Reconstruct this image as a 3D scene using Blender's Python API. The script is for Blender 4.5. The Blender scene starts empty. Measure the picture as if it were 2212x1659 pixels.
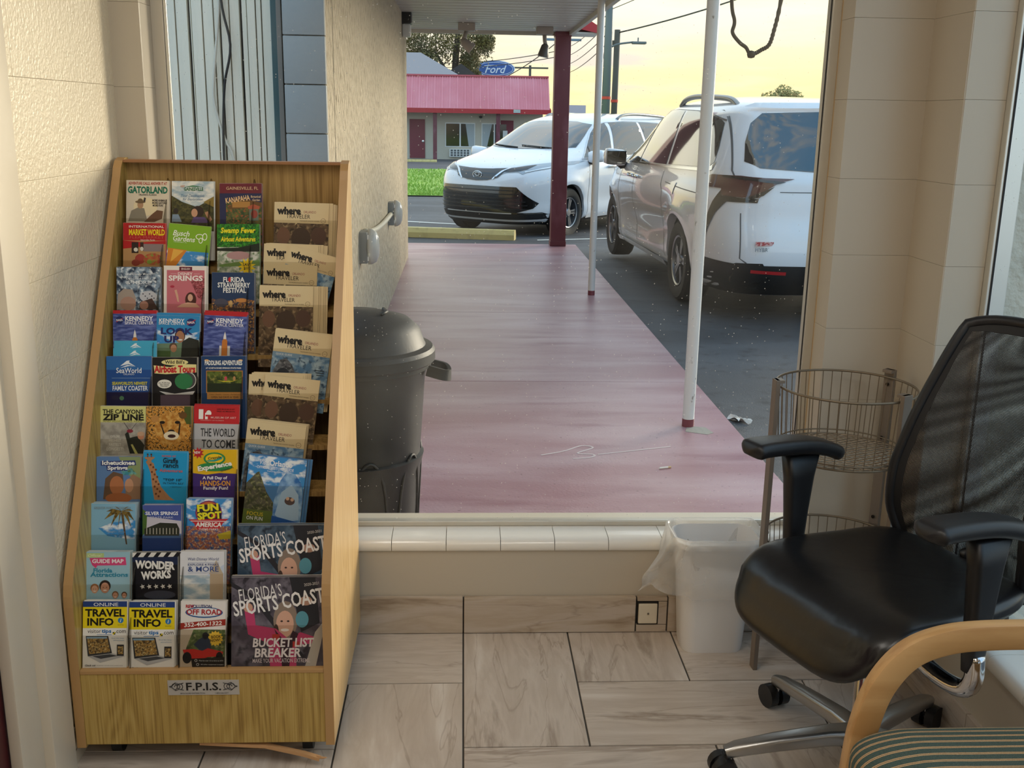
import bpy, bmesh, math, random
from mathutils import Vector, Matrix, noise
from mathutils.bvhtree import BVHTree
from mathutils.geometry import delaunay_2d_cdt
random.seed(7)
PI = math.pi
S = bpy.context.scene
COL = S.collection

def lin(c):
    if isinstance(c, str):
        c = [int(c[i:i+2], 16)/255 for i in (0, 2, 4)]
        return tuple(x/12.92 if x <= .04045 else ((x+.055)/1.055)**2.4 for x in c)
    return tuple(c)

# ------------------------------------------------------------------ camera
CX_, CY_, CZ_ = (0.99885, -0.04524, 0.01597), (-0.00418, 0.24941, 0.96839), (-0.04780, -0.96734, 0.24893)
cam_d = bpy.data.cameras.new('camera')
cam_d.sensor_width = 36; cam_d.lens = 36*2245/2212; cam_d.clip_start = .05; cam_d.clip_end = 800
cam = bpy.data.objects.new('camera', cam_d); COL.objects.link(cam)
cam.matrix_world = Matrix(((CX_[0], CY_[0], CZ_[0], 0), (CX_[1], CY_[1], CZ_[1], 0), (CX_[2], CY_[2], CZ_[2], 1.46), (0, 0, 0, 1)))
S.camera = cam
S.view_settings.view_transform = 'Standard'; S.view_settings.look = 'None'
S.view_settings.exposure = 0.55; S.view_settings.gamma = 1.0; S.view_settings.use_curve_mapping = False

# ------------------------------------------------------------------ sky
W = bpy.data.worlds.new('evening_sky'); S.world = W; W.use_nodes = True
nt = W.node_tree; nt.nodes.clear()
def N(t, **k):
    n = nt.nodes.new(t)
    for a, b in k.items():
        if a == 'inp':
            for i, v in b.items(): n.inputs[i].default_value = v
        else: setattr(n, a, b)
    return n
def LK(a, b): nt.links.new(a, b)
def ramp(node, stops):
    r = node.color_ramp
    while len(r.elements) > 1: r.elements.remove(r.elements[-1])
    for i, (p, c) in enumerate(stops):
        e = r.elements[0] if i == 0 else r.elements.new(p)
        e.position = p; c = lin(c) if isinstance(c, str) else c
        e.color = (c[0], c[1], c[2], 1)
tc = N('ShaderNodeTexCoord'); sp = N('ShaderNodeSeparateXYZ'); LK(tc.outputs['Generated'], sp.inputs[0])
front = N('ShaderNodeValToRGB'); LK(sp.outputs['Z'], front.inputs[0])
ramp(front, [(0.0, 'd6c08e'), (.03, 'dcc893'), (.10, 'e2d9b4'), (.17, 'dcd8c4'), (.30, 'cad6dc'), (.6, 'b8cede'), (1, 'b0c9e0')])
back = N('ShaderNodeValToRGB'); LK(sp.outputs['Z'], back.inputs[0])
ramp(back, [(0.0, 'cfdde6'), (.15, 'a9d0ea'), (.5, '86bce6'), (1, '86b8e4')])
mp = N('ShaderNodeMapRange', inp={1: -.55, 2: .55}); LK(sp.outputs['Y'], mp.inputs[0])
mx = N('ShaderNodeMix', data_type='RGBA'); LK(mp.outputs[0], mx.inputs['Factor']); LK(back.outputs[0], mx.inputs['A']); LK(front.outputs[0], mx.inputs['B'])
mapn = N('ShaderNodeMapping'); LK(tc.outputs['Generated'], mapn.inputs[0]); mapn.inputs['Scale'].default_value = (2.2, 2.2, 15); mapn.inputs['Location'].default_value = (.35, .1, .2)
cn = N('ShaderNodeTexNoise', inp={'Scale': 2.0, 'Detail': 8.0, 'Roughness': .55}); LK(mapn.outputs[0], cn.inputs['Vector'])
cr = N('ShaderNodeValToRGB'); LK(cn.outputs['Fac'], cr.inputs[0]); ramp(cr, [(.46, (0, 0, 0)), (.62, (.85, .85, .85))])
cc = N('ShaderNodeValToRGB'); LK(sp.outputs['Z'], cc.inputs[0]); ramp(cc, [(0, 'c4b5a2'), (.05, 'bcb2ac'), (.12, 'e2dac6'), (.3, 'd8d8d4'), (1, 'd6dce2')])
mx2 = N('ShaderNodeMix', data_type='RGBA'); LK(cr.outputs[0], mx2.inputs['Factor']); LK(mx.outputs['Result'], mx2.inputs['A']); LK(cc.outputs[0], mx2.inputs['B'])
bg = N('ShaderNodeBackground', inp={'Strength': 1.38}); LK(mx2.outputs['Result'], bg.inputs[0])
wo = N('ShaderNodeOutputWorld'); LK(bg.outputs[0], wo.inputs[0])

def area_lamp(name, loc, size, power, color, rot=(0, 0, 0)):
    d = bpy.data.lights.new(name, 'AREA'); d.shape = 'RECTANGLE'; d.size, d.size_y = size; d.energy = power; d.color = color
    o = bpy.data.objects.new(name, d); COL.objects.link(o); o.location = loc; o.rotation_euler = rot
    return o
# low evening sun, hazy: comes in over the parking lot from the right
sun_d = bpy.data.lights.new('evening_sun', 'SUN'); sun_d.energy = 2.4; sun_d.angle = math.radians(20); sun_d.color = (1, .87, .68)
sun = bpy.data.objects.new('evening_sun', sun_d); COL.objects.link(sun)
sun.rotation_euler = Vector((-.70, -.64, -.20)).to_track_quat('-Z', 'Y').to_euler()

# ------------------------------------------------------------------ materials
MATS = {}
def mat(name, color, rough=.5, metal=0., spec=.5, var=None, bump=None, coat=0., trans=0., emit=None, alpha=None, space='Object'):
    """var=(color2, scale, (sx,sy,sz), lo, hi); bump=(scale,strength,distance,(sx,sy,sz))"""
    if name in MATS: return MATS[name]
    m = bpy.data.materials.new(name); m.use_nodes = True; t = m.node_tree
    b = t.nodes['Principled BSDF']; c = lin(color)
    b.inputs['Base Color'].default_value = (*c, 1); b.inputs['Roughness'].default_value = rough
    b.inputs['Metallic'].default_value = metal; b.inputs['Specular IOR Level'].default_value = spec
    b.inputs['Coat Weight'].default_value = coat; b.inputs['Coat Roughness'].default_value = .04
    b.inputs['Transmission Weight'].default_value = trans
    if emit: b.inputs['Emission Color'].default_value = (*c, 1); b.inputs['Emission Strength'].default_value = emit
    if var or bump:
        co = t.nodes.new('ShaderNodeTexCoord')
        def vec(sc):
            mpn = t.nodes.new('ShaderNodeMapping'); mpn.inputs['Scale'].default_value = sc
            t.links.new(co.outputs[space], mpn.inputs[0]); return mpn.outputs[0]
    if var:
        vs = var if isinstance(var, list) else [var]
        src = None
        for (c2, sc, st, lo, hi) in vs:
            n = t.nodes.new('ShaderNodeTexNoise'); n.inputs['Scale'].default_value = sc; n.inputs['Detail'].default_value = 6
            t.links.new(vec(st), n.inputs['Vector'])
            r = t.nodes.new('ShaderNodeMapRange'); r.inputs[1].default_value = lo; r.inputs[2].default_value = hi
            t.links.new(n.outputs['Fac'], r.inputs[0])
            x = t.nodes.new('ShaderNodeMix'); x.data_type = 'RGBA'
            t.links.new(r.outputs[0], x.inputs['Factor'])
            if src is None: x.inputs['A'].default_value = (*c, 1)
            else: t.links.new(src, x.inputs['A'])
            x.inputs['B'].default_value = (*lin(c2), 1); src = x.outputs['Result']
        t.links.new(src, b.inputs['Base Color'])
    if bump:
        sc, stg, dist, st = bump
        n = t.nodes.new('ShaderNodeTexNoise'); n.inputs['Scale'].default_value = sc; n.inputs['Detail'].default_value = 4
        t.links.new(vec(st), n.inputs['Vector'])
        bp = t.nodes.new('ShaderNodeBump'); bp.inputs['Strength'].default_value = stg; bp.inputs['Distance'].default_value = dist
        t.links.new(n.outputs['Fac'], bp.inputs['Height']); t.links.new(bp.outputs[0], b.inputs['Normal'])
    MATS[name] = m
    return m

def glass_mat(name, tint, refl, rough=.0, dust=None):
    """clear sheet: transparent + fresnel gloss, optional dust flecks"""
    if name in MATS: return MATS[name]
    m = bpy.data.materials.new(name); m.use_nodes = True; t = m.node_tree; t.nodes.clear()
    o = t.nodes.new('ShaderNodeOutputMaterial'); tr = t.nodes.new('ShaderNodeBsdfTransparent'); tr.inputs[0].default_value = (*tint, 1)
    gl = t.nodes.new('ShaderNodeBsdfGlossy'); gl.inputs['Roughness'].default_value = rough
    fr = t.nodes.new('ShaderNodeLayerWeight'); fr.inputs[0].default_value = refl
    mx = t.nodes.new('ShaderNodeMixShader'); ge = t.nodes.new('ShaderNodeNewGeometry'); fb = t.nodes.new('ShaderNodeMath'); fb.operation = 'SUBTRACT'; fb.inputs[0].default_value = 1; t.links.new(ge.outputs['Backfacing'], fb.inputs[1])
    fm = t.nodes.new('ShaderNodeMath'); fm.operation = 'MULTIPLY'; t.links.new(fr.outputs['Fresnel'], fm.inputs[0]); t.links.new(fb.outputs[0], fm.inputs[1]); t.links.new(fm.outputs[0], mx.inputs[0]); t.links.new(tr.outputs[0], mx.inputs[1]); t.links.new(gl.outputs[0], mx.inputs[2])
    out = mx.outputs[0]
    if dust:
        co = t.nodes.new('ShaderNodeTexCoord')
        vo = t.nodes.new('ShaderNodeTexVoronoi'); vo.inputs['Scale'].default_value = 85; t.links.new(co.outputs['Object'], vo.inputs['Vector'])
        lt = t.nodes.new('ShaderNodeMapRange'); lt.inputs[1].default_value = .15; lt.inputs[2].default_value = .06; t.links.new(vo.outputs['Distance'], lt.inputs[0])
        sel = t.nodes.new('ShaderNodeSeparateColor'); t.links.new(vo.outputs['Color'], sel.inputs[0])
        gt = t.nodes.new('ShaderNodeMath'); gt.operation = 'GREATER_THAN'; gt.inputs[1].default_value = .68; t.links.new(sel.outputs[0], gt.inputs[0])
        mu = t.nodes.new('ShaderNodeMath'); mu.operation = 'MULTIPLY'; t.links.new(lt.outputs[0], mu.inputs[0]); t.links.new(gt.outputs[0], mu.inputs[1])
        mu2 = t.nodes.new('ShaderNodeMath'); mu2.operation = 'MULTIPLY'; t.links.new(mu.outputs[0], mu2.inputs[0]); t.links.new(sel.outputs[1], mu2.inputs[1])
        ns = t.nodes.new('ShaderNodeTexNoise'); ns.inputs['Scale'].default_value = 2.5; t.links.new(co.outputs['Object'], ns.inputs['Vector'])
        mr = t.nodes.new('ShaderNodeMapRange'); mr.inputs[1].default_value = .4; mr.inputs[2].default_value = .7; mr.inputs[4].default_value = dust; t.links.new(ns.outputs['Fac'], mr.inputs[0])
        ad = t.nodes.new('ShaderNodeMath'); ad.operation = 'MAXIMUM'; t.links.new(mu2.outputs[0], ad.inputs[0]); t.links.new(mr.outputs[0], ad.inputs[1])
        df = t.nodes.new('ShaderNodeBsdfTranslucent'); df.inputs[0].default_value = (.75, .74, .7, 1)
        d2 = t.nodes.new('ShaderNodeBsdfDiffuse'); d2.inputs[0].default_value = (.75, .74, .7, 1)
        mm = t.nodes.new('ShaderNodeMixShader'); t.links.new(df.outputs[0], mm.inputs[1]); t.links.new(d2.outputs[0], mm.inputs[2])
        m3 = t.nodes.new('ShaderNodeMixShader'); t.links.new(ad.outputs[0], m3.inputs[0]); t.links.new(out, m3.inputs[1]); t.links.new(mm.outputs[0], m3.inputs[2]); out = m3.outputs[0]
    t.links.new(out, o.inputs[0]); MATS[name] = m
    return m

def flat(hexc, rough=.45):
    return mat('print_'+hexc+('' if rough == .45 else str(rough)), hexc, rough, spec=.35)

# ------------------------------------------------------------------ mesh builder
class MB:
    def __init__(s): s.v = []; s.f = []; s.m = []; s.uv = {}
    def add(s, vs, fs, mi=0, M=None):
        o = len(s.v)
        s.v += [tuple(M @ Vector(p)) if M else tuple(p) for p in vs]
        for f in fs: s.f.append(tuple(i+o for i in f)); s.m.append(mi)
        return s
    def box(s, a, b, mi=0, M=None):
        x0, y0, z0 = a; x1, y1, z1 = b
        return s.add([(x0,y0,z0),(x1,y0,z0),(x1,y1,z0),(x0,y1,z0),(x0,y0,z1),(x1,y0,z1),(x1,y1,z1),(x0,y1,z1)],
                     [(3,2,1,0),(4,5,6,7),(0,1,5,4),(1,2,6,5),(2,3,7,6),(3,0,4,7)], mi, M)
    def bbox(s, a, b, r, mi=0, M=None):
        """bevelled box"""
        bm = bmesh.new(); bmesh.ops.create_cube(bm, size=1)
        for v in bm.verts: v.co = Vector([(a[i]+b[i])/2 + v.co[i]*(b[i]-a[i]) for i in range(3)])
        bmesh.ops.bevel(bm, geom=bm.edges[:], offset=r, segments=2, affect='EDGES', profile=.6)
        bm.verts.ensure_lookup_table()
        s.add([v.co[:] for v in bm.verts], [[v.index for v in f.verts] for f in bm.faces], mi, M); bm.free(); return s
    def prism(s, poly, axis, d0, d1, mi=0, M=None):
        n = len(poly)
        def P(p, d):
            return {'x': (d, p[0], p[1]), 'y': (p[0], d, p[1]), 'z': (p[0], p[1], d)}[axis]
        vs = [P(p, d0) for p in poly]+[P(p, d1) for p in poly]
        fs = [tuple(range(n))[::-1], tuple(range(n, 2*n))]+[(i, (i+1) % n, n+(i+1) % n, n+i) for i in range(n)]
        return s.add(vs, fs, mi, M)
    def tube(s, pts, r, seg=8, mi=0, cap=True, M=None):
        pts = [Vector(p) for p in pts]; n = len(pts); rs = r if isinstance(r, (list, tuple)) else [r]*n
        vs = []; up = None
        for i, p in enumerate(pts):
            d = (pts[min(i+1, n-1)]-pts[max(i-1, 0)]).normalized()
            if up is None:
                up = Vector((0, 0, 1)) if abs(d.z) < .9 else Vector((1, 0, 0))
            a = d.cross(up).normalized(); up = a.cross(d).normalized()
            for k in range(seg):
                t = 2*PI*k/seg; vs.append(p+(a*math.cos(t)+up*math.sin(t))*rs[i])
        fs = [(i*seg+k, i*seg+(k+1) % seg, (i+1)*seg+(k+1) % seg, (i+1)*seg+k) for i in range(n-1) for k in range(seg)]
        if cap: fs += [tuple(range(seg))[::-1], tuple((n-1)*seg+k for k in range(seg))]
        return s.add(vs, fs, mi, M)
    def sweep(s, pts, prof, mi=0, M=None, upv=(0, 0, 1)):
        """sweep a closed 2d profile along pts"""
        pts = [Vector(p) for p in pts]; n = len(pts); vs = []; up = Vector(upv)
        for i, p in enumerate(pts):
            d = (pts[min(i+1, n-1)]-pts[max(i-1, 0)]).normalized()
            a = d.cross(up).normalized(); u = a.cross(d).normalized()
            pf = prof(i/(n-1)) if callable(prof) else prof
            m = len(pf)
            for q in pf: vs.append(p+a*q[0]+u*q[1])
        fs = [(i*m+k, i*m+(k+1) % m, (i+1)*m+(k+1) % m, (i+1)*m+k) for i in range(n-1) for k in range(m)]
        fs += [tuple(range(m))[::-1], tuple((n-1)*m+k for k in range(m))]
        return s.add(vs, fs, mi, M)
    def lathe(s, prof, seg=32, mi=0, M=None, axis='z', cap=True):
        vs = []; n = len(prof)
        for (r, z) in prof:
            for k in range(seg):
                t = 2*PI*k/seg; c, q = r*math.cos(t), r*math.sin(t)
                vs.append({'z': (c, q, z), 'y': (c, z, q), 'x': (z, c, q)}[axis])
        fs = [(i*seg+k, i*seg+(k+1) % seg, (i+1)*seg+(k+1) % seg, (i+1)*seg+k) for i in range(n-1) for k in range(seg)]
        if cap: fs += [tuple(range(seg))[::-1], tuple((n-1)*seg+k for k in range(seg))]
        return s.add(vs, fs, mi, M)
    def grid(s, fn, nu, nv, mi=0, closed=False, uv=False):
        o = len(s.v)
        for j in range(nv+1):
            for i in range(nu+(0 if closed else 1)): s.v.append(tuple(fn(i/nu, j/nv)))
        w = nu if closed else nu+1
        for j in range(nv):
            for i in range(nu):
                a = o+j*w+i; b = o+j*w+(i+1) % w; s.f.append((a, b, b+w, a+w)); s.m.append(mi)
                if uv: s.uv[len(s.f)-1] = [(i/nu, j/nv), ((i+1)/nu, j/nv), ((i+1)/nu, (j+1)/nv), (i/nu, (j+1)/nv)]
        return s
    def build(s, name, mats, parent=None, smooth=False, label=None, cat=None, group=None, kind=None, fix=True, angle=None):
        me = bpy.data.meshes.new(name); me.from_pydata(s.v, [], s.f)
        for m in (mats if isinstance(mats, (list, tuple)) else [mats]): me.materials.append(m)
        me.polygons.foreach_set('material_index', s.m)
        if s.uv:
            ul = me.uv_layers.new(name='uv')
            for fi, cs in s.uv.items():
                for k, li in enumerate(me.polygons[fi].loop_indices): ul.data[li].uv = cs[k]
        if fix:
            bm = bmesh.new(); bm.from_mesh(me); bmesh.ops.recalc_face_normals(bm, faces=bm.faces); bm.to_mesh(me); bm.free()
        if smooth:
            me.polygons.foreach_set('use_smooth', [True]*len(me.polygons))
            if smooth is not True: me.set_sharp_from_angle(angle=math.radians(smooth))
        me.update()
        return link(name, me, parent, label, cat, group, kind)

def link(name, data, parent=None, label=None, cat=None, group=None, kind=None):
    o = bpy.data.objects.new(name, data); COL.objects.link(o)
    if parent is not None:
        o.parent = parent; o.matrix_parent_inverse = parent.matrix_basis.inverted() if not parent.parent else (parent.parent.matrix_basis @ parent.matrix_parent_inverse @ parent.matrix_basis).inverted() if parent.parent else Matrix()
    tag(o, label, cat, group, kind)
    return o
def tag(o, label=None, cat=None, group=None, kind=None):
    if label: o['label'] = label
    if cat: o['category'] = cat
    if group: o['group'] = group
    if kind: o['kind'] = kind
    return o
def empty(name, loc, label, cat, group=None, M=None):
    o = bpy.data.objects.new(name, None); COL.objects.link(o); o.empty_display_size = .1
    if M is not None: o.matrix_basis = M
    else: o.location = loc
    return tag(o, label, cat, group)
def local(o, parent):      # a child whose mesh is already in the parent's own space
    o.parent = parent; o.matrix_parent_inverse = Matrix(); return o
def copy_tree(o, parent=None):
    c = o.copy(); COL.objects.link(c)
    if parent is not None: c.parent = parent
    for ch in [x for x in bpy.data.objects if x.parent == o]: copy_tree(ch, c)
    return c
def bez(p0, p1, p2, p3, n):
    p0, p1, p2, p3 = map(Vector, (p0, p1, p2, p3))
    return [p0*(1-t)**3+p1*3*t*(1-t)**2+p2*3*t*t*(1-t)+p3*t**3 for t in [i/n for i in range(n+1)]]
def catmull(pts, n=6):
    P = [Vector(p) for p in pts]; P = [2*P[0]-P[1]]+P+[2*P[-1]-P[-2]]; out = []
    for i in range(1, len(P)-2):
        for k in range(n):
            t = k/n; a, b, c, d = P[i-1], P[i], P[i+1], P[i+2]
            out.append(.5*((2*b)+(c-a)*t+(2*a-5*b+4*c-d)*t*t+(3*b-a-3*c+d)*t**3))
    out.append(P[-2]); return out
def rrect(w, h, r, n=4):
    out = []
    for cx, cy, a0 in ((w/2-r, h/2-r, 0), (-w/2+r, h/2-r, PI/2), (-w/2+r, -h/2+r, PI), (w/2-r, -h/2+r, 1.5*PI)):
        for k in range(n+1):
            a = a0+PI/2*k/n; out.append((cx+r*math.cos(a), cy+r*math.sin(a)))
    return out
def interp(x, tab):
    if x <= tab[0][0]: return tab[0][1]
    for (a, b), (c, d) in zip(tab, tab[1:]):
        if x <= c:
            return b+(d-b)*(x-a)/(c-a)
    return tab[-1][1]
def sinterp(x, tab):     # smooth (monotone-ish cubic) table lookup
    n = len(tab)
    if x <= tab[0][0]: return tab[0][1]
    if x >= tab[-1][0]: return tab[-1][1]
    for i in range(n-1):
        x0, y0 = tab[i]; x1, y1 = tab[i+1]
        if x <= x1:
            def sl(j):
                if j <= 0 or j >= n-1: return None
                return (tab[j+1][1]-tab[j-1][1])/(tab[j+1][0]-tab[j-1][0])
            h = x1-x0; d = (y1-y0)/h; m0 = sl(i); m1 = sl(i+1)
            m0 = d if m0 is None else m0; m1 = d if m1 is None else m1
            t = (x-x0)/h
            return (2*t**3-3*t*t+1)*y0+(t**3-2*t*t+t)*h*m0+(-2*t**3+3*t*t)*y1+(t**3-t*t)*h*m1

def text_mesh(body, size, bold=0., shear=0., spacing=1.):
    cu = bpy.data.curves.new('t', 'FONT'); cu.body = body; cu.size = size; cu.align_x = 'CENTER'; cu.align_y = 'CENTER'
    cu.offset = bold*size; cu.shear = shear; cu.space_character = spacing; cu.resolution_u = 2; cu.fill_mode = 'FRONT'
    o = bpy.data.objects.new('t', cu); COL.objects.link(o)
    me = bpy.data.meshes.new_from_object(o.evaluated_get(bpy.context.evaluated_depsgraph_get()))
    vs = [v.co.copy() for v in me.vertices]; fs = [tuple(p.vertices) for p in me.polygons]
    bpy.data.objects.remove(o); bpy.data.curves.remove(cu); bpy.data.meshes.remove(me)
    return vs, fs
_TC = {}
def text_fit(body, height, width=None, bold=0., shear=0., spacing=1.):
    """text geometry centred on 0, cap height scaled to `height`, optionally squeezed/stretched to `width`"""
    k = (body, bold, shear, spacing)
    if k not in _TC: _TC[k] = text_mesh(body, 1., bold, shear, spacing)
    vs, fs = _TC[k]
    if not vs: return [], []
    x0 = min(v.x for v in vs); x1 = max(v.x for v in vs); y0 = min(v.y for v in vs); y1 = max(v.y for v in vs)
    sy = height/max(y1-y0, 1e-6); sx = (width/(x1-x0)) if width else sy
    return [Vector(((v.x-(x0+x1)/2)*sx, (v.y-(y0+y1)/2)*sy, 0)) for v in vs], fs
def put_text(mb, body, height, width, M, mi=0, bold=0., shear=0., spacing=1.):
    vs, fs = text_fit(body, height, width, bold, shear, spacing)
    mb.add(vs, fs, mi, M)
# ================================================================== setting: the room
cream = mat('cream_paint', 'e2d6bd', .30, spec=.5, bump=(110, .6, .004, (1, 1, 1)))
cream_back = mat('shaded_side_paint', 'bfb5a4', .34, bump=(40, .12, .003, (1, 1, 1)))  # same cream, darkened so the colour itself carries the backlit walls' shade
cream_smooth = mat('cream_gloss_paint', 'd6ccba', .35, bump=(40, .12, .003, (1, 1, 1)))
grout = mat('dark_grout', '4a4742', .9)
mortar = mat('cream_mortar', 'cabda6', .6)
def wall_blocks(parent, axis, fixed, depth, u0, u1, z0, z1, course=.203, blen=.406, gap=.0003, phase=0., m=cream):
    """painted block courses as pieces on a wall: axis 'x' -> wall faces +-x (u = y), axis 'y' -> wall faces -y (u = x)"""
    z = z0; row = 0; cache = {}
    while z < z1-.01:
        zt = min(z+course, z1); u = u0-(((row % 2)*blen/2*(blen < .5)+phase) % blen)
        while u < u1-.005:
            a, b = max(u, u0), min(u+blen, u1)
            if b-a > .02:
                key = (round(b-a, 3), round(zt-z, 3))
                if key not in cache:
                    w, h = (b-a)/2-gap/2, (zt-z)/2-gap/2
                    mb = MB()
                    if axis == 'x': mb.bbox((-depth/2, -w, -h), (depth/2, w, h), .0010)
                    else: mb.bbox((-w, -depth/2, -h), (w, depth/2, h), .0010)
                    o = mb.build('block', m, parent); cache[key] = o.data
                else: o = link('block', cache[key], parent)
                o.location = (fixed+random.uniform(-.0006, .0006), (a+b)/2, (z+zt)/2) if axis == 'x' else ((a+b)/2, fixed+random.uniform(-.0006, .0006), (z+zt)/2)
            u += blen
        z = zt; row += 1

ROOM_Z = 2.55
# floor with herringbone of 12x24 tiles
floor = MB().box((-.95, -2.6, -.06), (1.36, 2.95, -.004)).build('floor', grout, kind='structure', label='beige marbled floor tiles in herringbone pattern')
def marble(name, horiz, c1='cbbfb2', c2='a89a8c', c3='ded6cc'):
    if name in MATS: return MATS[name]
    m = mat(name, c1, .24, spec=.45)
    t = m.node_tree; b = t.nodes['Principled BSDF']; co = t.nodes.new('ShaderNodeTexCoord'); oi = t.nodes.new('ShaderNodeObjectInfo')
    mp = t.nodes.new('ShaderNodeMapping'); mp.inputs['Scale'].default_value = (1.2, 7, 7) if horiz else (7, 1.2, 7)
    ad = t.nodes.new('ShaderNodeVectorMath'); ad.operation = 'ADD'
    rnd = t.nodes.new('ShaderNodeMath'); rnd.operation = 'MULTIPLY'; rnd.inputs[1].default_value = 40; t.links.new(oi.outputs['Random'], rnd.inputs[0])
    t.links.new(co.outputs['Object'], mp.inputs[0]); t.links.new(mp.outputs[0], ad.inputs[0]); t.links.new(rnd.outputs[0], ad.inputs[1])
    n1 = t.nodes.new('ShaderNodeTexNoise'); n1.inputs['Scale'].default_value = 1.7; n1.inputs['Detail'].default_value = 9; n1.inputs['Roughness'].default_value = .56; n1.inputs['Distortion'].default_value = .35
    t.links.new(ad.outputs[0], n1.inputs['Vector'])
    cr = t.nodes.new('ShaderNodeValToRGB'); t.links.new(n1.outputs['Fac'], cr.inputs[0])
    ramp(cr, [(.28, c3), (.40, c1), (.50, 'bfb2a4'), (.57, c1), (.66, c2), (.72, c1), (.8, '97887a')])
    n2 = t.nodes.new('ShaderNodeTexNoise'); n2.inputs['Scale'].default_value = 1.1; n2.inputs['Detail'].default_value = 5; n2.inputs['Distortion'].default_value = .7; t.links.new(ad.outputs[0], n2.inputs['Vector'])
    ab = t.nodes.new('ShaderNodeMath'); ab.operation = 'SUBTRACT'; ab.inputs[1].default_value = .5; t.links.new(n2.outputs['Fac'], ab.inputs[0])
    a2 = t.nodes.new('ShaderNodeMath'); a2.operation = 'ABSOLUTE'; t.links.new(ab.outputs[0], a2.inputs[0])
    mr = t.nodes.new('ShaderNodeMapRange'); mr.inputs[1].default_value = .012; mr.inputs[2].default_value = .0; mr.inputs[4].default_value = .35; t.links.new(a2.outputs[0], mr.inputs[0])
    mx = t.nodes.new('ShaderNodeMix'); mx.data_type = 'RGBA'; t.links.new(mr.outputs[0], mx.inputs['Factor']); t.links.new(cr.outputs[0], mx.inputs['A']); mx.inputs['B'].default_value = (*lin('84705e'), 1)
    t.links.new(mx.outputs['Result'], b.inputs['Base Color'])
    return m
mH = marble('marbled_tile_across', True); mV = marble('marbled_tile_along', False)
TX, TY0 = .305, 2.775
cols = [-.909, -.606, -.302, .006, .311, .613, .920, 1.21]; rows = [2.775, 2.486, 2.190, 1.885, 1.580, 1.275]
def xcol(i):
    return .006+.3045*i
def yrow(j): return 2.775-.2925*j if j < 2 else 2.19-.3045*(j-2)
tcache = {}
for j in range(-1, 9):
    for i in range(-8, 9):
        for hz in (True, False):
            if hz and (i-(2-j)) % 4 == 0: a, b, c, d = xcol(i), xcol(i+2), yrow(j+1), yrow(j)
            elif not hz and (i+j) % 4 == 0: a, b, c, d = xcol(i), xcol(i+1), yrow(j+2), yrow(j)
            else: continue
            a = max(a, -.90); b = min(b, 1.215); d = min(d, 2.775)
            if b-a < .03 or d-c < .03: continue
            k = (round(b-a, 3), round(d-c, 3), hz)
            if k not in tcache:
                w, h = (b-a)/2-.0022, (d-c)/2-.0022
                o = MB().bbox((-w, -h, -.008), (w, h, 0), .0012).build('tile', mH if hz else mV, floor); tcache[k] = o.data
            else: o = link('tile', tcache[k], floor)
            o.location = ((a+b)/2, (c+d)/2, random.uniform(-.0004, .0003))
MB().box((-.95, -2.6, -.004), (1.3, yrow(10), -.0005)).build('tile_field', mH, floor)

# window wall: knee wall, piers and header in one shell, block faces as pieces
wb = MB().box((-.98, 2.79, -.06), (1.34, 3.0, .278)).box((-1.0, 2.79, .278), (-.812, 2.95, ROOM_Z)).box((1.016, 2.79, .278), (1.34, 2.95, ROOM_Z)).box((-.812, 2.79, 2.3), (1.016, 2.95, ROOM_Z))
wall_back = wb.build('wall_back', cream_smooth, kind='structure', label='cream painted wall around the large window')
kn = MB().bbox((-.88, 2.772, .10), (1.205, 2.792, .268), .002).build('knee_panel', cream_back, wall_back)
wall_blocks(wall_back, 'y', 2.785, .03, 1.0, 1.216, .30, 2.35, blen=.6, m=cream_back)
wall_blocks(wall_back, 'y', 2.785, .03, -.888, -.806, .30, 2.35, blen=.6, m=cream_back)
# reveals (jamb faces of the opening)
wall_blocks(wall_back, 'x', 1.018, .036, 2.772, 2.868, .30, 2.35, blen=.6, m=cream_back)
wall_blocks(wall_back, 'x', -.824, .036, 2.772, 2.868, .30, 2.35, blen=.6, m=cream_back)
# left wall with door casing
wall_left = MB().box((-1.05, -2.6, -.06), (-.895, .95, ROOM_Z)).box((-1.05, 1.93, -.06), (-.895, 2.9, ROOM_Z)).box((-1.05, .95, 2.1), (-.895, 1.93, ROOM_Z)).build('wall_left', cream_smooth, kind='structure', label='bright cream painted block wall beside the brochure rack')
wall_blocks(wall_left, 'x', -.897, .03, 2.09, 2.772, .10, 2.5, phase=.13)
trim_1 = MB().bbox((-.91, 2.0, 0), (-.868, 2.112, 2.2), .004).bbox((-.915, 1.90, 0), (-.890, 2.004, 2.2), .004).build('trim_1', cream_smooth, kind='structure', smooth=40, label='cream door casing at the left edge')
door_1 = MB().bbox((-.96, .97, .005), (-.92, 1.915, 2.09), .004).build('door_1', mat('maroon_door_paint', '4a1418', .45), kind='structure', label='dark maroon door at the left edge')
MB().bbox((-.922, 1.05, .15), (-.917, 1.80, .95), .003).build('door_panel', MATS['maroon_door_paint'], door_1)
MB().bbox((-.922, 1.05, 1.1), (-.917, 1.80, 1.95), .003).build('door_panel', MATS['maroon_door_paint'], door_1)
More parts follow.
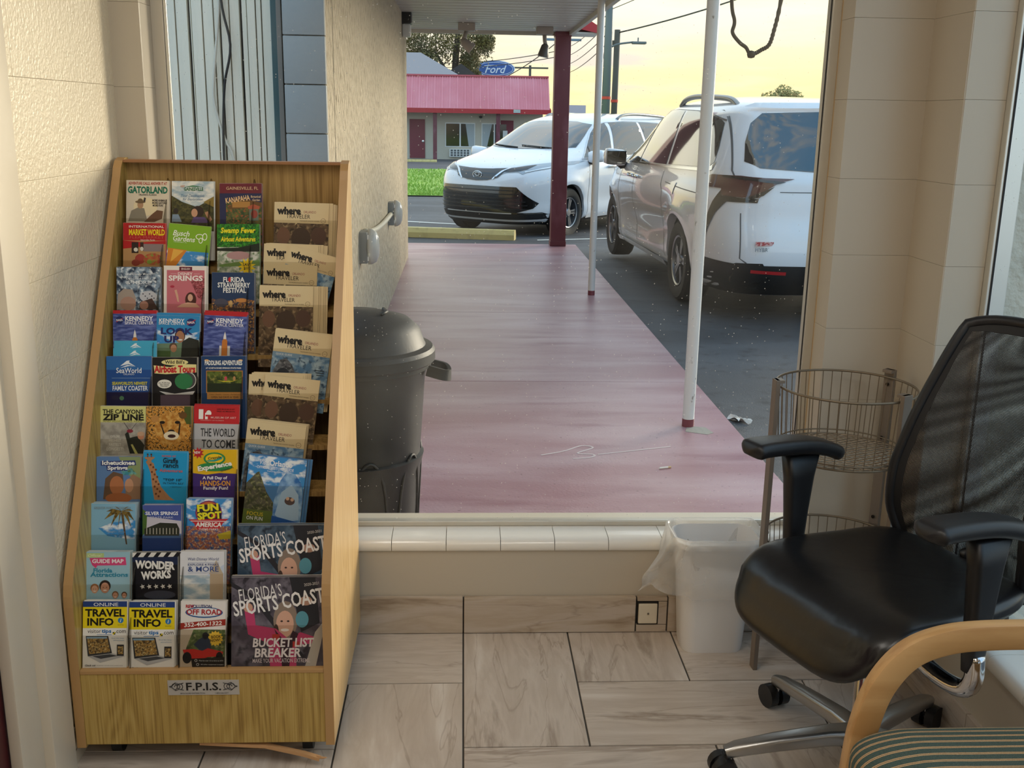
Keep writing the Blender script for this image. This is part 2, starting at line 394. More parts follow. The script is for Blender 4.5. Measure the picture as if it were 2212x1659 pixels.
# right wall with its own window
wall_right = MB().box((1.222, -2.6, -.06), (1.40, 2.80, .272)).box((1.222, 2.565, .272), (1.36, 2.80, ROOM_Z)).box((1.222, -2.6, .272), (1.36, .2, ROOM_Z)).box((1.222, .2, 2.3), (1.36, 2.565, ROOM_Z)).build('wall_right', cream_smooth, kind='structure', label='cream painted wall on the right with its own window')
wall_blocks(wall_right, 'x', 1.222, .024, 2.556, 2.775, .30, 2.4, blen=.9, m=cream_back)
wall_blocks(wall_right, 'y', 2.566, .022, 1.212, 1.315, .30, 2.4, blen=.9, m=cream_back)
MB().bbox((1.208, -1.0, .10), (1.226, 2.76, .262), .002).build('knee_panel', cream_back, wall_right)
white_sill = mat('white_glazed_tile', 'ebe8e0', .18, spec=.6)
ceiling = MB().box((-1.05, -2.6, ROOM_Z), (1.40, 3.0, ROOM_Z+.1)).build('ceiling', mat('white_ceiling_paint', 'e6e2d8', .8), kind='structure')
wall_front = MB().box((-1.05, -2.72, -.06), (1.40, -2.6, ROOM_Z)).build('wall_front', cream_smooth, kind='structure')
# tiled baseboards
def base_piece(parent, a, b, m): MB().bbox(a, b, .0015).build('tile', m, parent)
mBase = marble('marbled_base_tile', True, 'b5a592', '95836f', 'c6b9a8')
baseboard_back = MB().box((-.88, 2.764, .0), (1.21, 2.79, .108)).build('baseboard_back', grout, kind='structure', label='marbled tile baseboard under the window')
for a, b, z0, z1 in [(-.85, -.602, .002, .114), (-.598, .004, .002, .114), (.008, .508, .002, .112), (.512, .6, .002, .024), (.512, .6, .100, .111), (.575, .6, .026, .098), (.604, 1.19, .002, .112)]:
    base_piece(baseboard_back, (a, 2.753, z0), (b, 2.770, z1), mBase)
baseboard_right = MB().box((1.205, -1.0, 0), (1.225, 2.753, .105)).build('baseboard_right', grout, kind='structure', label='marbled tile baseboard along the right wall')
for k in range(5):
    MB().bbox((1.196, 2.748-.61*(k+1)+.002, .002), (1.212, 2.748-.61*k-.002, .108), .0015).build('tile', mV, baseboard_right)
baseboard_left = MB().box((-.895, 2.12, 0), (-.882, 2.753, .09)).build('baseboard_left', mat('scuffed_cream_base', 'cdbfa8', .5, var=('6b5a48', 14, (1, 1, 3), .62, .68)), kind='structure', label='scuffed cream baseboard left of the brochure rack')
# blank plate let into the tile base
plate = empty('wall_plate', (.5435, 2.752, .062), 'small square off-white blank plate in the tile baseboard', 'wall plate')
MB().bbox((.513, 2.7535, .027), (.574, 2.765, .097), .001).build('recess', mat('black_gap', '1d1b19', .8), plate)
MB().bbox((.516, 2.747, .031), (.571, 2.755, .093), .003).build('cover', mat('worn_ivory', 'd9cfba', .5, var=('8a7a63', 30, (1, 1, 1), .68, .74)), plate)
MB().lathe([(.0, 0), (.003, .0), (.003, .002), (0, .002)], 12, M=Matrix.Translation((.544, 2.7458, .064)) @ Matrix.Rotation(PI/2, 4, 'X')).build('screw', mat('dull_steel', '8a857c', .4, 1), plate)

# tiled window sill
trim_2 = MB().box((-.806, 2.79, .262), (1.0, 2.875, .276)).build('trim_2', mat('pale_grout', 'b9b0a0', .8), kind='structure', label='white glazed tile window sill')
prof = [(2.877, .272), (2.877, .288), (2.80, .2895), (2.778, .2885), (2.767, .283), (2.762, .272), (2.762, .258), (2.768, .252), (2.79, .252), (2.79, .272)]
x = -.8215
while x < 1.0:
    a, b = max(x, -.806)+.0009, min(x+.1555, 1.0)-.0009
    MB().prism(prof, 'x', a, b).build('tile', white_sill, trim_2, smooth=50); x += .1555
trim_3 = MB().box((1.226, .2, .262), (1.318, 2.555, .274)).build('trim_3', MATS['pale_grout'], kind='structure', label='white tile sill of the right window')
pr2 = [(1.318, .272), (1.318, .288), (1.235, .2895), (1.213, .2885), (1.204, .283), (1.200, .272), (1.200, .258), (1.206, .252), (1.226, .252), (1.226, .272)]
y = 2.555
while y > .25:
    vs = MB(); n = len(pr2); y1 = y-.1555
    vs.prism([(p[0], p[1]) for p in pr2], 'y', y1+.0009, y-.0009).build('tile', white_sill, trim_3, smooth=50); y = y1
# main window: aluminium frame and one big pane
alu = mat('painted_aluminium', 'c9c3b6', .35, metal=.3); gasket = mat('black_gasket', '222222', .7); alu_b = mat('bright_aluminium', 'dcdcd6', .3, metal=.6)
window_1 = MB().bbox((-.806, 2.868, .289), (1.0, 2.905, .301), .002).bbox((.975, 2.866, .289), (1.0, 2.91, 2.3), .002).bbox((-.806, 2.866, .289), (-.774, 2.91, 2.3), .002).bbox((-.806, 2.866, 2.27), (1.0, 2.91, 2.3), .002).build('window_1', alu, kind='structure', label='large fixed window pane in a thin aluminium frame')
MB().box((-.774, 2.874, .301), (.975, 2.881, .303)).box((-.774, 2.874, .301), (-.772, 2.881, 2.27)).box((.9735, 2.874, .301), (.975, 2.881, 2.27)).build('gasket', gasket, window_1)
MB().bbox((-.774, 2.868, .3005), (.975, 2.8735, .306), .001).bbox((-.773, 2.868, .301), (-.765, 2.8735, 2.27), .001).build('glazing_bead', alu_b, window_1)
pane = MB().box((-.772, 2.883, .303), (.973, 2.889, 2.272)).build('pane', glass_mat('dusty_window_glass', (.97, .98, .97), .12, dust=.03), window_1)
MB().bbox((.9995, 2.862, .289), (1.0045, 2.872, 2.3), .001).build('caulk', mat('tan_caulk', 'c3a77c', .6), window_1)
window_2 = MB().bbox((1.315, 2.530, .289), (1.366, 2.556, 2.3), .002).bbox((1.315, .2, .289), (1.345, .23, 2.3), .002).bbox((1.315, .23, .289), (1.345, 2.525, .303), .002).bbox((1.315, .23, 2.27), (1.345, 2.525, 2.3), .002).build('window_2', alu_b, kind='structure', label='narrow strip of window in the right wall')
MB().box((1.3225, 2.527, .303), (1.3265, 2.531, 2.27)).build('gasket', gasket, window_2)
MB().box((1.326, .23, .303), (1.332, 2.522, 2.272)).build('pane', MATS['dusty_window_glass'], window_2)

# ceiling lamps of the room (their tubes mirror in the pane)
lamp_w = mat('lamp_diffuser', 'fff6e6', .5, emit=2.5)
for k, (lx, ly) in enumerate([(-.35, 1.25), (.45, .2), (.15, -1.4)]):
    cl = empty('ceiling_light', (lx, ly, ROOM_Z), ['fluorescent ceiling light near the left wall', 'fluorescent ceiling light near the right wall', 'fluorescent ceiling light behind the viewer'][k], 'ceiling light', 'fluorescent ceiling lights')
    MB().bbox((lx-.14, ly-.6, ROOM_Z-.05), (lx+.14, ly+.6, ROOM_Z), .01).build('housing', mat('white_enamel', 'eeeeea', .4), cl)
    MB().bbox((lx-.12, ly-.58, ROOM_Z-.085), (lx+.12, ly+.58, ROOM_Z-.05), .015).build('diffuser', lamp_w, cl)
    lo = area_lamp('ceiling_light_glow', (lx, ly, ROOM_Z-.09), (.24, 1.16), 4.6, (1, .95, .88)); lo.parent = cl; lo.matrix_parent_inverse = cl.matrix_basis.inverted()
# ================================================================== setting: outside
def gz(y): return interp(y, [(0, -.06), (10.4, -.06), (15.5, -.18), (56, -.76), (120, -1.2), (400, -2)])
asph = mat('worn_asphalt', '3a3d42', .62, spec=.45, var=[('54575c', 1.2, (.25, 1, 1), .45, .7), ('25272b', 9, (1, 1, 1), .55, .75)], bump=(160, .5, .006, (1, 1, 1)))
mb = MB(); ys = [-6, 2.9, 4, 6, 8, 10.4, 12, 13, 14, 15.5, 18, 22, 27, 34, 42, 50, 56, 70, 90, 120, 180, 260, 400]; xs = [-60, -20, -8, -3, 0, 1.38, 3, 6, 12, 30, 80, 200]
for y in ys:
    for x in xs: mb.v.append((x, y, gz(y)))
for j in range(len(ys)-1):
    for i in range(len(xs)-1): mb.f.append((j*12+i, j*12+i+1, j*12+i+13, j*12+i+12)); mb.m.append(0)
parking = mb.build('floor_asphalt', asph, kind='structure', label='dark worn asphalt parking lot')
# painted red-brown walkway: slabs with joints
wk = mat('worn_maroon_paint', 'a0747b', .36, spec=.6, var=[('b8989e', 1.3, (.6, 2.2, 1), .40, .66), ('8f5f69', 3.5, (.35, 1.8, 1), .56, .74), ('6a4a52', 60, (1, 1, 1), .66, .74)], bump=(90, .35, .003, (1, 1, 1)))
walkway = MB().box((-1.4, 2.96, -.2), (1.36, 12.62, -.04)).build('floor_walkway', mat('walkway_joint', '4a3238', .8), kind='structure', label='maroon painted concrete walkway outside the window')
for a, b in [(2.96, 3.16), (3.163, 3.36), (3.364, 5.85), (5.854, 8.05), (8.055, 11.05), (11.056, 12.6)]:
    MB().bbox((-1.4, a, -.06), (1.365, b, -.03), .003).build('slab', wk, walkway)
MB().prism([(1.10, 4.86), (1.20, 4.81), (1.235, 4.84), (1.215, 4.93), (1.13, 4.96)], 'z', -.0305, -.0285).build('bare_patch', mat('bare_concrete', '9b978e', .8, bump=(60, .5, .004, (1, 1, 1))), walkway)
for pts in ([(.36, 4.49), (.47, 4.55), (.56, 4.63), (.61, 4.60), (.53, 4.52), (.60, 4.50), (.585, 4.46), (.50, 4.44)], [(.98, 4.62), (.80, 4.56), (.62, 4.50)]):
    cp_ = catmull([(a, b, -.0292) for a, b in pts], 6); MB().sweep(cp_, [(-.005, -.0004), (.005, -.0004), (.005, .0005), (-.005, .0005)]).build('chalk_mark', mat('chalk_white', 'd2c4c4', .9), walkway)
butt = empty('cigarette_butt', (.895, 4.307, -.03), 'white cigarette butt lying on the maroon walkway', 'cigarette butt')
MB().tube([(.868, 4.30, -.0255), (.908, 4.312, -.0255)], .0042, 8).build('paper', mat('cigarette_paper', 'f0efe8', .7), butt)
MB().tube([(.908, 4.312, -.0255), (.922, 4.316, -.0255)], .0043, 8).build('filter', mat('cigarette_filter', 'd8b98a', .7), butt)
sc = MB(); sc.grid(lambda u, v: (1.43+.07*u-.04*v, 5.10+.09*v+.02*math.sin(u*6), -.055+.012*math.sin(u*7+v*5)+.008), 6, 6)
sc.build('paper_scrap', mat('crumpled_paper', 'd9d9d6', .7), smooth=True, label='crumpled pale paper scrap on the asphalt by the walkway edge', cat='litter')

# stucco wall along the walkway
stucco = mat('sand_stucco', 'dccfb6', .75, spec=.25, bump=(42, 1.0, .06, (1, 1, .40)), var=('a89a80', 44, (1, 1, .38), .52, .66))
wall_stucco = MB().box((-.76, 4.705, -.2), (-.592, 11.3, 2.42)).box((-4, 4.83, -.2), (-.75, 11.3, 2.42)).build('wall_stucco', stucco, kind='structure', label='rough cream stucco wall along the walkway')
MB().box((-.593, 4.97, -.03), (-.5905, 4.978, 2.4)).build('control_joint', mat('joint_shadow', '8d8672', .8), wall_stucco)
grey_blk = mat('grey_painted_block', '9aa0a3', .6, bump=(50, .25, .004, (1, 1, 1)), var=('83898d', 4, (1, 1, 1), .5, .75))
pier = MB().box((-.765, 4.69, -.03), (-.594, 4.72, 2.42)).build('wall_block_pier', MATS['joint_shadow'], kind='structure', label='grey painted block pier at the end of the stucco wall')
z = -.03+.0
zj = [-.03, .17, .37, .57, .77, .97, 1.17, 1.375, 1.58, 1.78, 1.98, 2.18, 2.4]
for a, b in zip(zj, zj[1:]): MB().bbox((-.765, 4.66, a+.002), (-.588, 4.70, b-.002), .004).build('block', grey_blk, pier, smooth=40)
# boarded panel left of the pier
boardm = mat('weathered_pale_green_boards', 'ece4d2', .7, var=[('dcd8c8', 3, (6, 6, .5), .4, .75), ('8a9086', 40, (1, 1, .25), .70, .74)], bump=(60, .3, .003, (8, 8, .5)))
gapm = mat('dark_board_gap', '34302c', .9)
wall_boards = MB().box((-2.0, 4.775, -.03), (-.775, 4.82, 2.46)).build('wall_boards', gapm, kind='structure', label='weathered pale green vertical boards outside the window')
bx = [-1.42, -1.365, -1.31, -1.285, -1.232, -1.180, -1.165, -1.118, -1.072, -1.048, -1.004, -.960, -.930, -.892, -.868, -.826]
for k, (a, b) in enumerate(zip(bx, bx[1:])):
    g = .010 if k in (5, 9, 11) else .0035
    MB().bbox((a+g, 4.745+(k % 3)*.004, -.03), (b-.001, 4.78, 2.46), .0015).build('board', boardm, wall_boards)
MB().bbox((-.822, 4.71, -.03), (-.795, 4.79, 2.46), .003).build('corner_post', mat('dark_teal_trim', '39565a', .6, bump=(60, .3, .003, (1, 1, 1))), wall_boards)
MB().bbox((-.795, 4.69, -.03), (-.774, 4.75, 2.46), .003).build('corner_strip', mat('grey_taupe_trim', '77726c', .6), wall_boards)
cw = [(-1.035, 4.73, 2.4), (-1.037, 4.728, 1.95), (-1.075, 4.728, 1.62), (-1.08, 4.728, 1.5), (-1.045, 4.73, 1.35), (-1.00, 4.73, 1.2), (-.98, 4.73, .6), (-1.0, 4.73, 0)]
MB().tube(catmull(cw, 5), .006, 8).build('hanging_cable', mat('white_cable', 'cfcabd', .5), smooth=True, label='thin white cable hanging loose against the pale boards', cat='cable', group='cables on the boards')
cw = [(-1.02, 4.73, 2.4), (-1.03, 4.722, 1.95), (-.998, 4.72, 1.74), (-1.03, 4.722, 1.58), (-1.045, 4.722, 1.4), (-1.05, 4.722, 1.2), (-1.05, 4.73, .6), (-1.05, 4.73, 0)]
MB().tube(catmull(cw, 5), .0055, 8).build('hanging_cable', mat('black_cable', '191919', .5), smooth=True, label='thin black cable hanging loose against the pale boards', cat='cable', group='cables on the boards')
# conduit with two weatherproof covers on the stucco
greybox = mat('grey_plastic_box', '8b8f8e', .5); bubble = mat('clear_bubble_cover', 'e6e7e2', .15, trans=.4); conduitm = mat('pale_conduit', 'd8d2bd', .45)
for k, (y, z, s) in enumerate([(8.40, .70, 1.0), (6.05, .72, 1.0)]):
    ob = empty('outlet_box', (-.59, y, z), ['grey outlet box with clear bubble cover, farther one on the stucco wall', 'grey outlet box with clear bubble cover, nearer one beside the rack'][k], 'outlet box', 'outlet boxes on the stucco wall')
    MB().bbox((-.60, y-.075, z-.09), (-.545, y+.075, z+.09), .008).build('back_box', greybox, ob, smooth=40)
    for q in range(7): MB().bbox((-.547, y-.07+q*.02, z-.075), (-.538, y-.062+q*.02, z+.075), .002).build('rib', mat('white_plastic', 'e9e8e2', .4), ob)
    cb = MB(); cb.grid(lambda u, v: (-.572+.05*math.sin(PI*v)**.5 if 0 < v < 1 else -.572, y+.08*math.cos(PI*v), z+.105*math.cos(2*PI*u)*math.sin(PI*v)), 20, 8, closed=True)
    cb = MB().lathe([(.095, 0), (.093, .02), (.08, .045), (.05, .06), (.001, .064)], 20, axis='x', M=Matrix.Translation((-.545, y, z)) @ Matrix.Diagonal((1, .85, 1.1, 1)))
    cb.build('bubble_cover', bubble, ob, smooth=True)
MB().tube(bez((-.57, 8.33, .70), (-.57, 7.8, .70), (-.57, 6.9, .70), (-.57, 6.12, .80), 16), .018, 10).build('conduit', conduitm, smooth=True, label='pale curved conduit running between the two outlet boxes', cat='conduit')
lampm = mat('black_lamp_body', '1e1f22', .4)
wl = empty('wall_lantern', (-.59, 10.6, 2.3), 'black wall lantern high on the end of the stucco wall', 'wall lamp')
MB().bbox((-.60, 10.5, 2.31), (-.50, 10.7, 2.42), .01).build('housing', lampm, wl); MB().bbox((-.59, 10.52, 2.19), (-.51, 10.68, 2.31), .015).build('shade', mat('frosted_lamp_glass', 'cfd2d0', .3), wl)

# canopy over the walkway: ribbed soffit panels
soff = mat('pale_soffit', 'c2c3bd', .45)
ceiling_canopy = MB().box((-.60, 2.96, 2.44), (1.24, 12.58, 2.56)).box((-4, 4.72, 2.44), (-.60, 12.58, 2.56)).build('ceiling_canopy', soff, kind='structure', label='pale ribbed canopy ceiling over the walkway')
rib0 = None
y = 9.0; cnt = 0
while y < 12.5:
    if rib0 is None:
        o = MB().prism([(-.12, .022), (-.105, 0), (.080, 0), (.095, .022), (.12, .03), (-.12, .03)], 'x', -.80, 1.21).build('soffit_plank', soff, ceiling_canopy); rib0 = o.data
    else: o = link('soffit_plank', rib0, ceiling_canopy)
    o.location = (0, y, 2.412); y += .243
MB().bbox((1.20, 2.96, 2.37), (1.245, 12.62, 2.56), .004).build('fascia_edge', mat('pale_trim', 'bdbab0', .5), ceiling_canopy)
MB().bbox((-.9, 12.56, 2.375), (1.24, 12.62, 2.56), .004).build('fascia_end', MATS['pale_trim'], ceiling_canopy)
redroof = mat('faded_red_metal', 'dc8088', .35, spec=.5, var=('e89aa2', .6, (1, 1, .3), .4, .7)); redtrim = mat('red_trim', 'b3242c', .4)
ro = MB().prism([(1.245, 2.44), (1.52, 2.385), (1.57, 2.43), (1.25, 2.62)], 'y', 12.25, 12.72).build('roof_overhang', redtrim, ceiling_canopy)
MB().bbox((1.25, 12.28, 2.375), (1.52, 12.70, 2.40), .01).build('overhang_soffit', soff, ceiling_canopy)
# posts
whitepost = mat('chipped_white_paint', 'dcdbd8', .4, var=('9a938a', 26, (1, 1, .5), .68, .72), bump=(120, .2, .002, (1, 1, 1)))
rust = mat('maroon_splash', '7a3a42', .5)
for k, (x, y) in enumerate([(1.133, 4.96), (1.118, 8.915)]):
    p = empty('canopy_post', (x, y, -.03), ['round white steel post nearest the window', 'round white steel post in front of the rear of the parked minivans, farther along the walkway'][k][:90], 'post', 'white canopy posts')
    p['label'] = ['round white steel post nearest the window', 'round white steel post farther along the walkway'][k]
    MB().tube([(x, y, .0), (x, y, 2.44)], .0295, 20).build('shaft', whitepost, p, smooth=60)
    MB().tube([(x, y, -.03), (x, y, .01)], .0302, 20).build('painted_foot', rust, p, smooth=60)
maroonp = mat('maroon_post_paint', '6b303a', .45, var=('85505a', 6, (1, 1, .4), .5, .75))
bp = empty('square_post', (1.136, 12.5, -.03), 'square maroon post at the far corner of the canopy', 'post')
MB().bbox((1.045, 12.41, .02), (1.225, 12.59, 2.41), .006).build('shaft', maroonp, bp); MB().bbox((1.04, 12.405, -.03), (1.23, 12.595, .03), .006).build('foot', maroonp, bp); MB().bbox((1.04, 12.405, 2.355), (1.23, 12.595, 2.39), .004).build('cap', maroonp, bp)
# two small floodlights under the canopy
fl = mat('beige_fixture', 'a39a92', .5)
for k, (x, y, s) in enumerate([(.03, 11.6, -1), (.88, 11.9, .25)]):
    f = empty('canopy_floodlight', (x, y, 2.412), ['small tilted floodlight under the canopy near the tree', 'small dark floodlight under the canopy near the maroon post'][k], 'floodlight', 'canopy floodlights')
    MB().bbox((x-.09, y-.09, 2.332), (x+.09, y+.09, 2.412), .01).build('mount', fl, f)
    MB().tube([(x, y, 2.337), (x+.02*s, y, 2.267), (x+.05*s, y-.02, 2.227)], .022, 8).build('knuckle', fl, f, smooth=True)
    MB().lathe([(.02, 0), (.04, .02), (.06, .12), (.06, .14), (.045, .14)], 14, M=Matrix.Translation((x+.05*s, y-.03, 2.237)) @ Matrix.Rotation(PI-(.9 if s < 0 else .2)*(-1 if s < 0 else 1)*-1, 4, 'Y')).build('lamp_head', fl if s < 0 else mat('dark_fixture', '5a554e', .4), f, smooth=50)
# loose flexible conduit hanging outside the pane from the canopy
cb = catmull([(.845, 3.5, 2.5), (.85, 3.5, 2.1), (.858, 3.5, 1.84), (.872, 3.5, 1.77), (.868, 3.5, 1.735), (.893, 3.5, 1.705), (.915, 3.5, 1.69), (.928, 3.5, 1.672), (.945, 3.5, 1.672), (.965, 3.5, 1.683), (.99, 3.5, 1.70), (1.003, 3.5, 1.745), (1.018, 3.5, 1.835), (1.045, 3.5, 2.1), (1.05, 3.5, 2.5)], 8)
fc = empty('flexible_conduit', (.94, 3.5, 2.5), 'loop of grey flexible conduit hanging outside the window', 'conduit')
MB().tube(cb[:60], .0062, 8).build('smooth_length', mat('grey_conduit', '5b5750', .6), fc, smooth=True)
MB().tube(cb[59:], [.0075 if i % 2 else .0058 for i in range(len(cb)-59)], 8).build('ribbed_length', MATS['grey_conduit'], fc, smooth=40)
MB().lathe([(.002, -.014), (.011, -.01), (.0125, 0), (.010, .010), (.002, .013)], 12, M=Matrix.Translation((.934, 3.5, 1.669)) @ Matrix.Rotation(PI/2, 4, 'Y')).build('tape_wrap', MATS['grey_conduit'], fc, smooth=True)
# outside the right-hand window: stucco return and siding
MB().box((1.362, 2.60, -.06), (2.6, 2.95, 2.6)).build('wall_exterior_return', mat('pale_stucco', 'cfcabb', .8, bump=(40, .8, .012, (1, 1, 1)), var=('a9a698', 12, (1, 1, 1), .5, .75)), kind='structure', label='pale stucco return outside the right window')

# wheel stops, grass, lane lines
yel = mat('yellow_curb_paint', 'd6c07c', .6, var=('b7a06a', 8, (1, 1, 1), .5, .75))
for k, (x0, x1, y0, y1, zz, lb) in enumerate([(-2.0, .70, 14.55, 14.02, -.14, 'yellow concrete wheel stop at the end of the walkway'), (-4.5, -1.25, 50.5, 50.5, -.69, 'far yellow wheel stop before the red-roofed motel wing')]):
    ang = math.atan2(y1-y0, x1-x0); L = math.hypot(x1-x0, y1-y0)
    ws = MB().prism([(-.09, 0), (-.09, .07), (-.06, .13), (.06, .13), (.09, .07), (.09, 0)], 'x', -L/2, L/2, M=Matrix.Translation(((x0+x1)/2, (y0+y1)/2, zz-.005)) @ Matrix.Rotation(ang, 4, 'Z'))
    ws.build('wheel_stop', yel, label=lb, cat='wheel stop')
def on_ground(pts, dz):
    return [(x, y, gz(y)+dz) for x, y in pts]
lm = mat('white_road_paint', 'cfcfc8', .7)
for pts in ([(1.0, 13.95), (3.6, 14.9), (3.6, 15.02), (1.0, 14.05)], [(-1.0, 16.9), (.2, 16.3), (.25, 16.42), (-1.0, 17.05)]):
    MB().add(on_ground(pts, .004), [(0, 1, 2, 3)]).build('lane_line', lm, parking)
gm = mat('bright_lawn', '84a83c', .8, var=('a2c054', 1.2, (.4, 1, 1), .4, .7), bump=(60, .8, .02, (1, 1, 1)))
gr = MB(); gr.grid(lambda u, v: (-14+20*u, 23.6+17*v, gz(23.6+17*v)+.025), 20, 10); lawn = gr.build('lawn', gm, kind='stuff', label='bright green lawn strip across the parking lot', cat='grass')
bl = MB(); rr = random.Random(3)
for _ in range(9000):
    x, y = rr.uniform(-6, 2.2), 23.7+16*rr.random()**1.6; z = gz(y)+.025; h = rr.uniform(.04, .1); a = rr.uniform(0, 6.28); w = .02
    bl.add([(x-w*math.cos(a), y-w*math.sin(a), z), (x+w*math.cos(a), y+w*math.sin(a), z), (x+rr.uniform(-.04, .04), y+rr.uniform(-.04, .04), z+h)], [(0, 1, 2)])
bl.build('grass_blades', gm, lawn, kind='stuff', fix=False)

# ------------------------------------------------------------------ motel wing across the lot
bw = mat('beige_render', 'c9c0ad', .7); g0 = -.76; Y = 56.0
mot = empty('motel_wing', (0, Y, g0), 'beige motel wing with faded red metal roof across the lot', 'building')
MB().box((-14, Y, g0), (4.15, Y+6, 1.70)).build('wall', bw, mot)
rl = (3.45-1.78)
rf = MB().prism([(Y-1.25, 1.72), (Y-1.25, 1.80), (Y+.2, 3.47), (Y+3, 3.47), (Y+3, 1.72)], 'x', -14.3, 4.42).build('roof', redroof, mot)
ang = math.atan2(3.47-1.80, 1.45)
x = -4.2; r0 = None
while x < 4.4:
    for dx, w in ((0, .05), (.13, .025), (.26, .025)):
        if x+dx < 4.4:
            MB().prism([(Y-1.25, 1.80), (Y-1.28, 1.835), (Y+.17, 3.50), (Y+.2, 3.47)], 'x', x+dx-w/2, x+dx+w/2).build('rib', redroof, rf)
    x += .39
MB().box((-14.3, Y-1.32, 1.60), (4.48, Y-1.22, 1.83)).build('fascia', redtrim, mot)
MB().box((-14.3, Y+.1, 3.45), (4.42, Y+.35, 3.53)).build('ridge_cap', mat('ridge_red', 'c3525c', .4), mot)
MB().box((4.38, Y-1.25, 1.75), (4.46, Y+3, 1.9)).build('end_trim', redtrim, mot)
MB().box((2.55, Y-1.36, 1.66), (2.9, Y-1.30, 1.82)).build('floodlight_box', mat('pale_grey_box', 'b9bfb9', .5), mot)
for x in (-1.45, 1.78): MB().box((x-.1, Y-1.1, g0), (x+.1, Y-.9, 1.65)).build('post', maroonp, mot)
for x0, x1 in ((-2.8, -2.0), (1.95, 2.62)):
    d = MB().box((x0, Y-.05, g0+.05), (x1, Y+.02, 1.27)).build('door', mat('far_maroon_door', '7a2c38', .5), mot)
    MB().box((x0+.12, Y-.06, .1), (x0+.36, Y-.05, .75)).build('notice', mat('white_notice', 'e6e6e2', .6), d) if x0 > 0 else MB().lathe([(.001, 0), (.06, .01), (.06, .05), (.001, .06)], 10, M=Matrix.Translation((x1-.1, Y-.06, .15)) @ Matrix.Rotation(PI/2, 4, 'X')).build('knob', mat('bright_metal', 'd8d8d4', .2, 1), d)
wf = mat('white_window_frame', 'e8e6e0', .5); dg = mat('dark_window_glass', '1c1a1a', .08, spec=.8); cur = mat('grey_curtain', 'aeb4b4', .8)
for x0, x1 in ((-.95, .62), (.95, 2.3)):
    w = MB().box((x0, Y-.04, -.12), (x1, Y+.02, 1.12)).build('window', wf, mot)
    xm = (x0+x1)/2
    for a, b in ((x0+.05, xm-.04), (xm+.04, x1-.05)): MB().box((a, Y-.055, -.07), (b, Y-.042, 1.07)).build('pane', dg, w)
    if x0 < 0: MB().prism([(xm+.28, 1.07), (x1-.05, 1.07), (x1-.05, -.07), (xm+.45, -.07)], 'y', Y-.058, Y-.056).build('curtain', cur, w)
    else: MB().prism([(x0+.05, 1.07), (x0+.55, 1.07), (x0+.3, -.07), (x0+.05, -.07)], 'y', Y-.058, Y-.056).build('curtain', cur, w)
ac = MB().box((-.72, Y-.18, -.62), (.4, Y+.02, -.22)).build('air_conditioner', wf, mot)
for q in range(6):
    for r in range(3): MB().box((-.66+q*.17, Y-.19, -.58+r*.12), (-.54+q*.17, Y-.178, -.49+r*.12)).build('vent', mat('vent_dark', '55585a', .6), ac)
MB().lathe([(.001, 0), (.08, .03), (.09, .12), (.001, .14)], 10, M=Matrix.Translation((.9, Y-.12, 1.35))).build('porch_light', lampm, mot)
# houses and sign behind the motel
hs = empty('grey_house', (-4, 68, -.9), 'house with grey hipped roof behind the motel wing', 'building')
MB().box((-9, 66, -.9), (-.9, 74, 3.9)).build('wall', bw, hs)
MB().add([(-10, 65, 3.85), (-.3, 65, 3.85), (-.3, 75, 3.85), (-10, 75, 3.85), (-7, 69, 5.3), (-2.7, 69, 5.3), (-2.7, 71, 5.3), (-7, 71, 5.3)], [(0, 1, 5, 4), (1, 2, 6, 5), (2, 3, 7, 6), (3, 0, 4, 7), (4, 5, 6, 7), (3, 2, 1, 0)]).build('roof', mat('grey_shingle', '8c8688', .6), hs)
h2 = empty('dark_roofed_shed', (-.2, 76, -.9), 'dark gabled roof peeking over the motel ridge', 'building')
MB().box((-1.5, 75.2, -.9), (1.0, 77, 4.0)).build('wall', mat('dark_timber', '4a4038', .7), h2)
MB().prism([(-2.0, 3.9), (-.15, 4.95), (1.35, 3.9)], 'y', 75, 77.2).build('roof', mat('dark_shingle', '3c3634', .7), h2)
sg = empty('dealership_sign', (2.6, 88, -1), 'blue oval sign with white script above the motel roof', 'sign')
SY = 88.0; sc_ = SY/90
def oval(rx, rz, n=48): return [(2.55+rx*math.cos(2*PI*k/n), 5.22+rz*math.sin(2*PI*k/n)) for k in range(n)]
MB().prism(oval(1.62, .66), 'y', SY, SY+.5).build('white_rim', mat('sign_white', 'eef2f6', .4), sg)
MB().prism(oval(1.54, .59), 'y', SY-.03, SY).build('blue_face', mat('sign_blue', '2f5fa6', .4), sg)
MB().prism(oval(1.46, .52), 'y', SY-.035, SY-.03).build('inner_rim', mat('sign_white', 'eef2f6', .4), sg)
MB().prism(oval(1.42, .485), 'y', SY-.04, SY-.035).build('inner_face', mat('sign_blue', '2f5fa6', .4), sg)
tm = MB(); put_text(tm, 'Ford', .62, 1.75, Matrix.Translation((2.6, SY-.045, 5.18)) @ Matrix.Rotation(PI/2, 4, 'X'), bold=.01, shear=.35)
tm.tube([(1.55, SY-.05, 5.28), (1.7, SY-.05, 5.42), (2.0, SY-.05, 5.45), (2.4, SY-.05, 5.47), (2.7, SY-.05, 5.44)], .035, 6)
tm.build('lettering', mat('sign_white', 'eef2f6', .4), sg)
MB().tube([(2.55, SY+.25, -1), (2.55, SY+.25, 4.6)], .18, 10).build('pole', mat('grey_steel_pole', '7b7f82', .5), sg)
bs = MB().box((6.35, 60, -1), (6.4, 60.1, 1.6)).box((5.6, 60, 1.55), (6.85, 60.15, 2.15)).build('roadside_sign', mat('pale_lavender_sign', 'bfc0c8', .5), label='small pale roadside sign beside the maroon post', cat='sign')

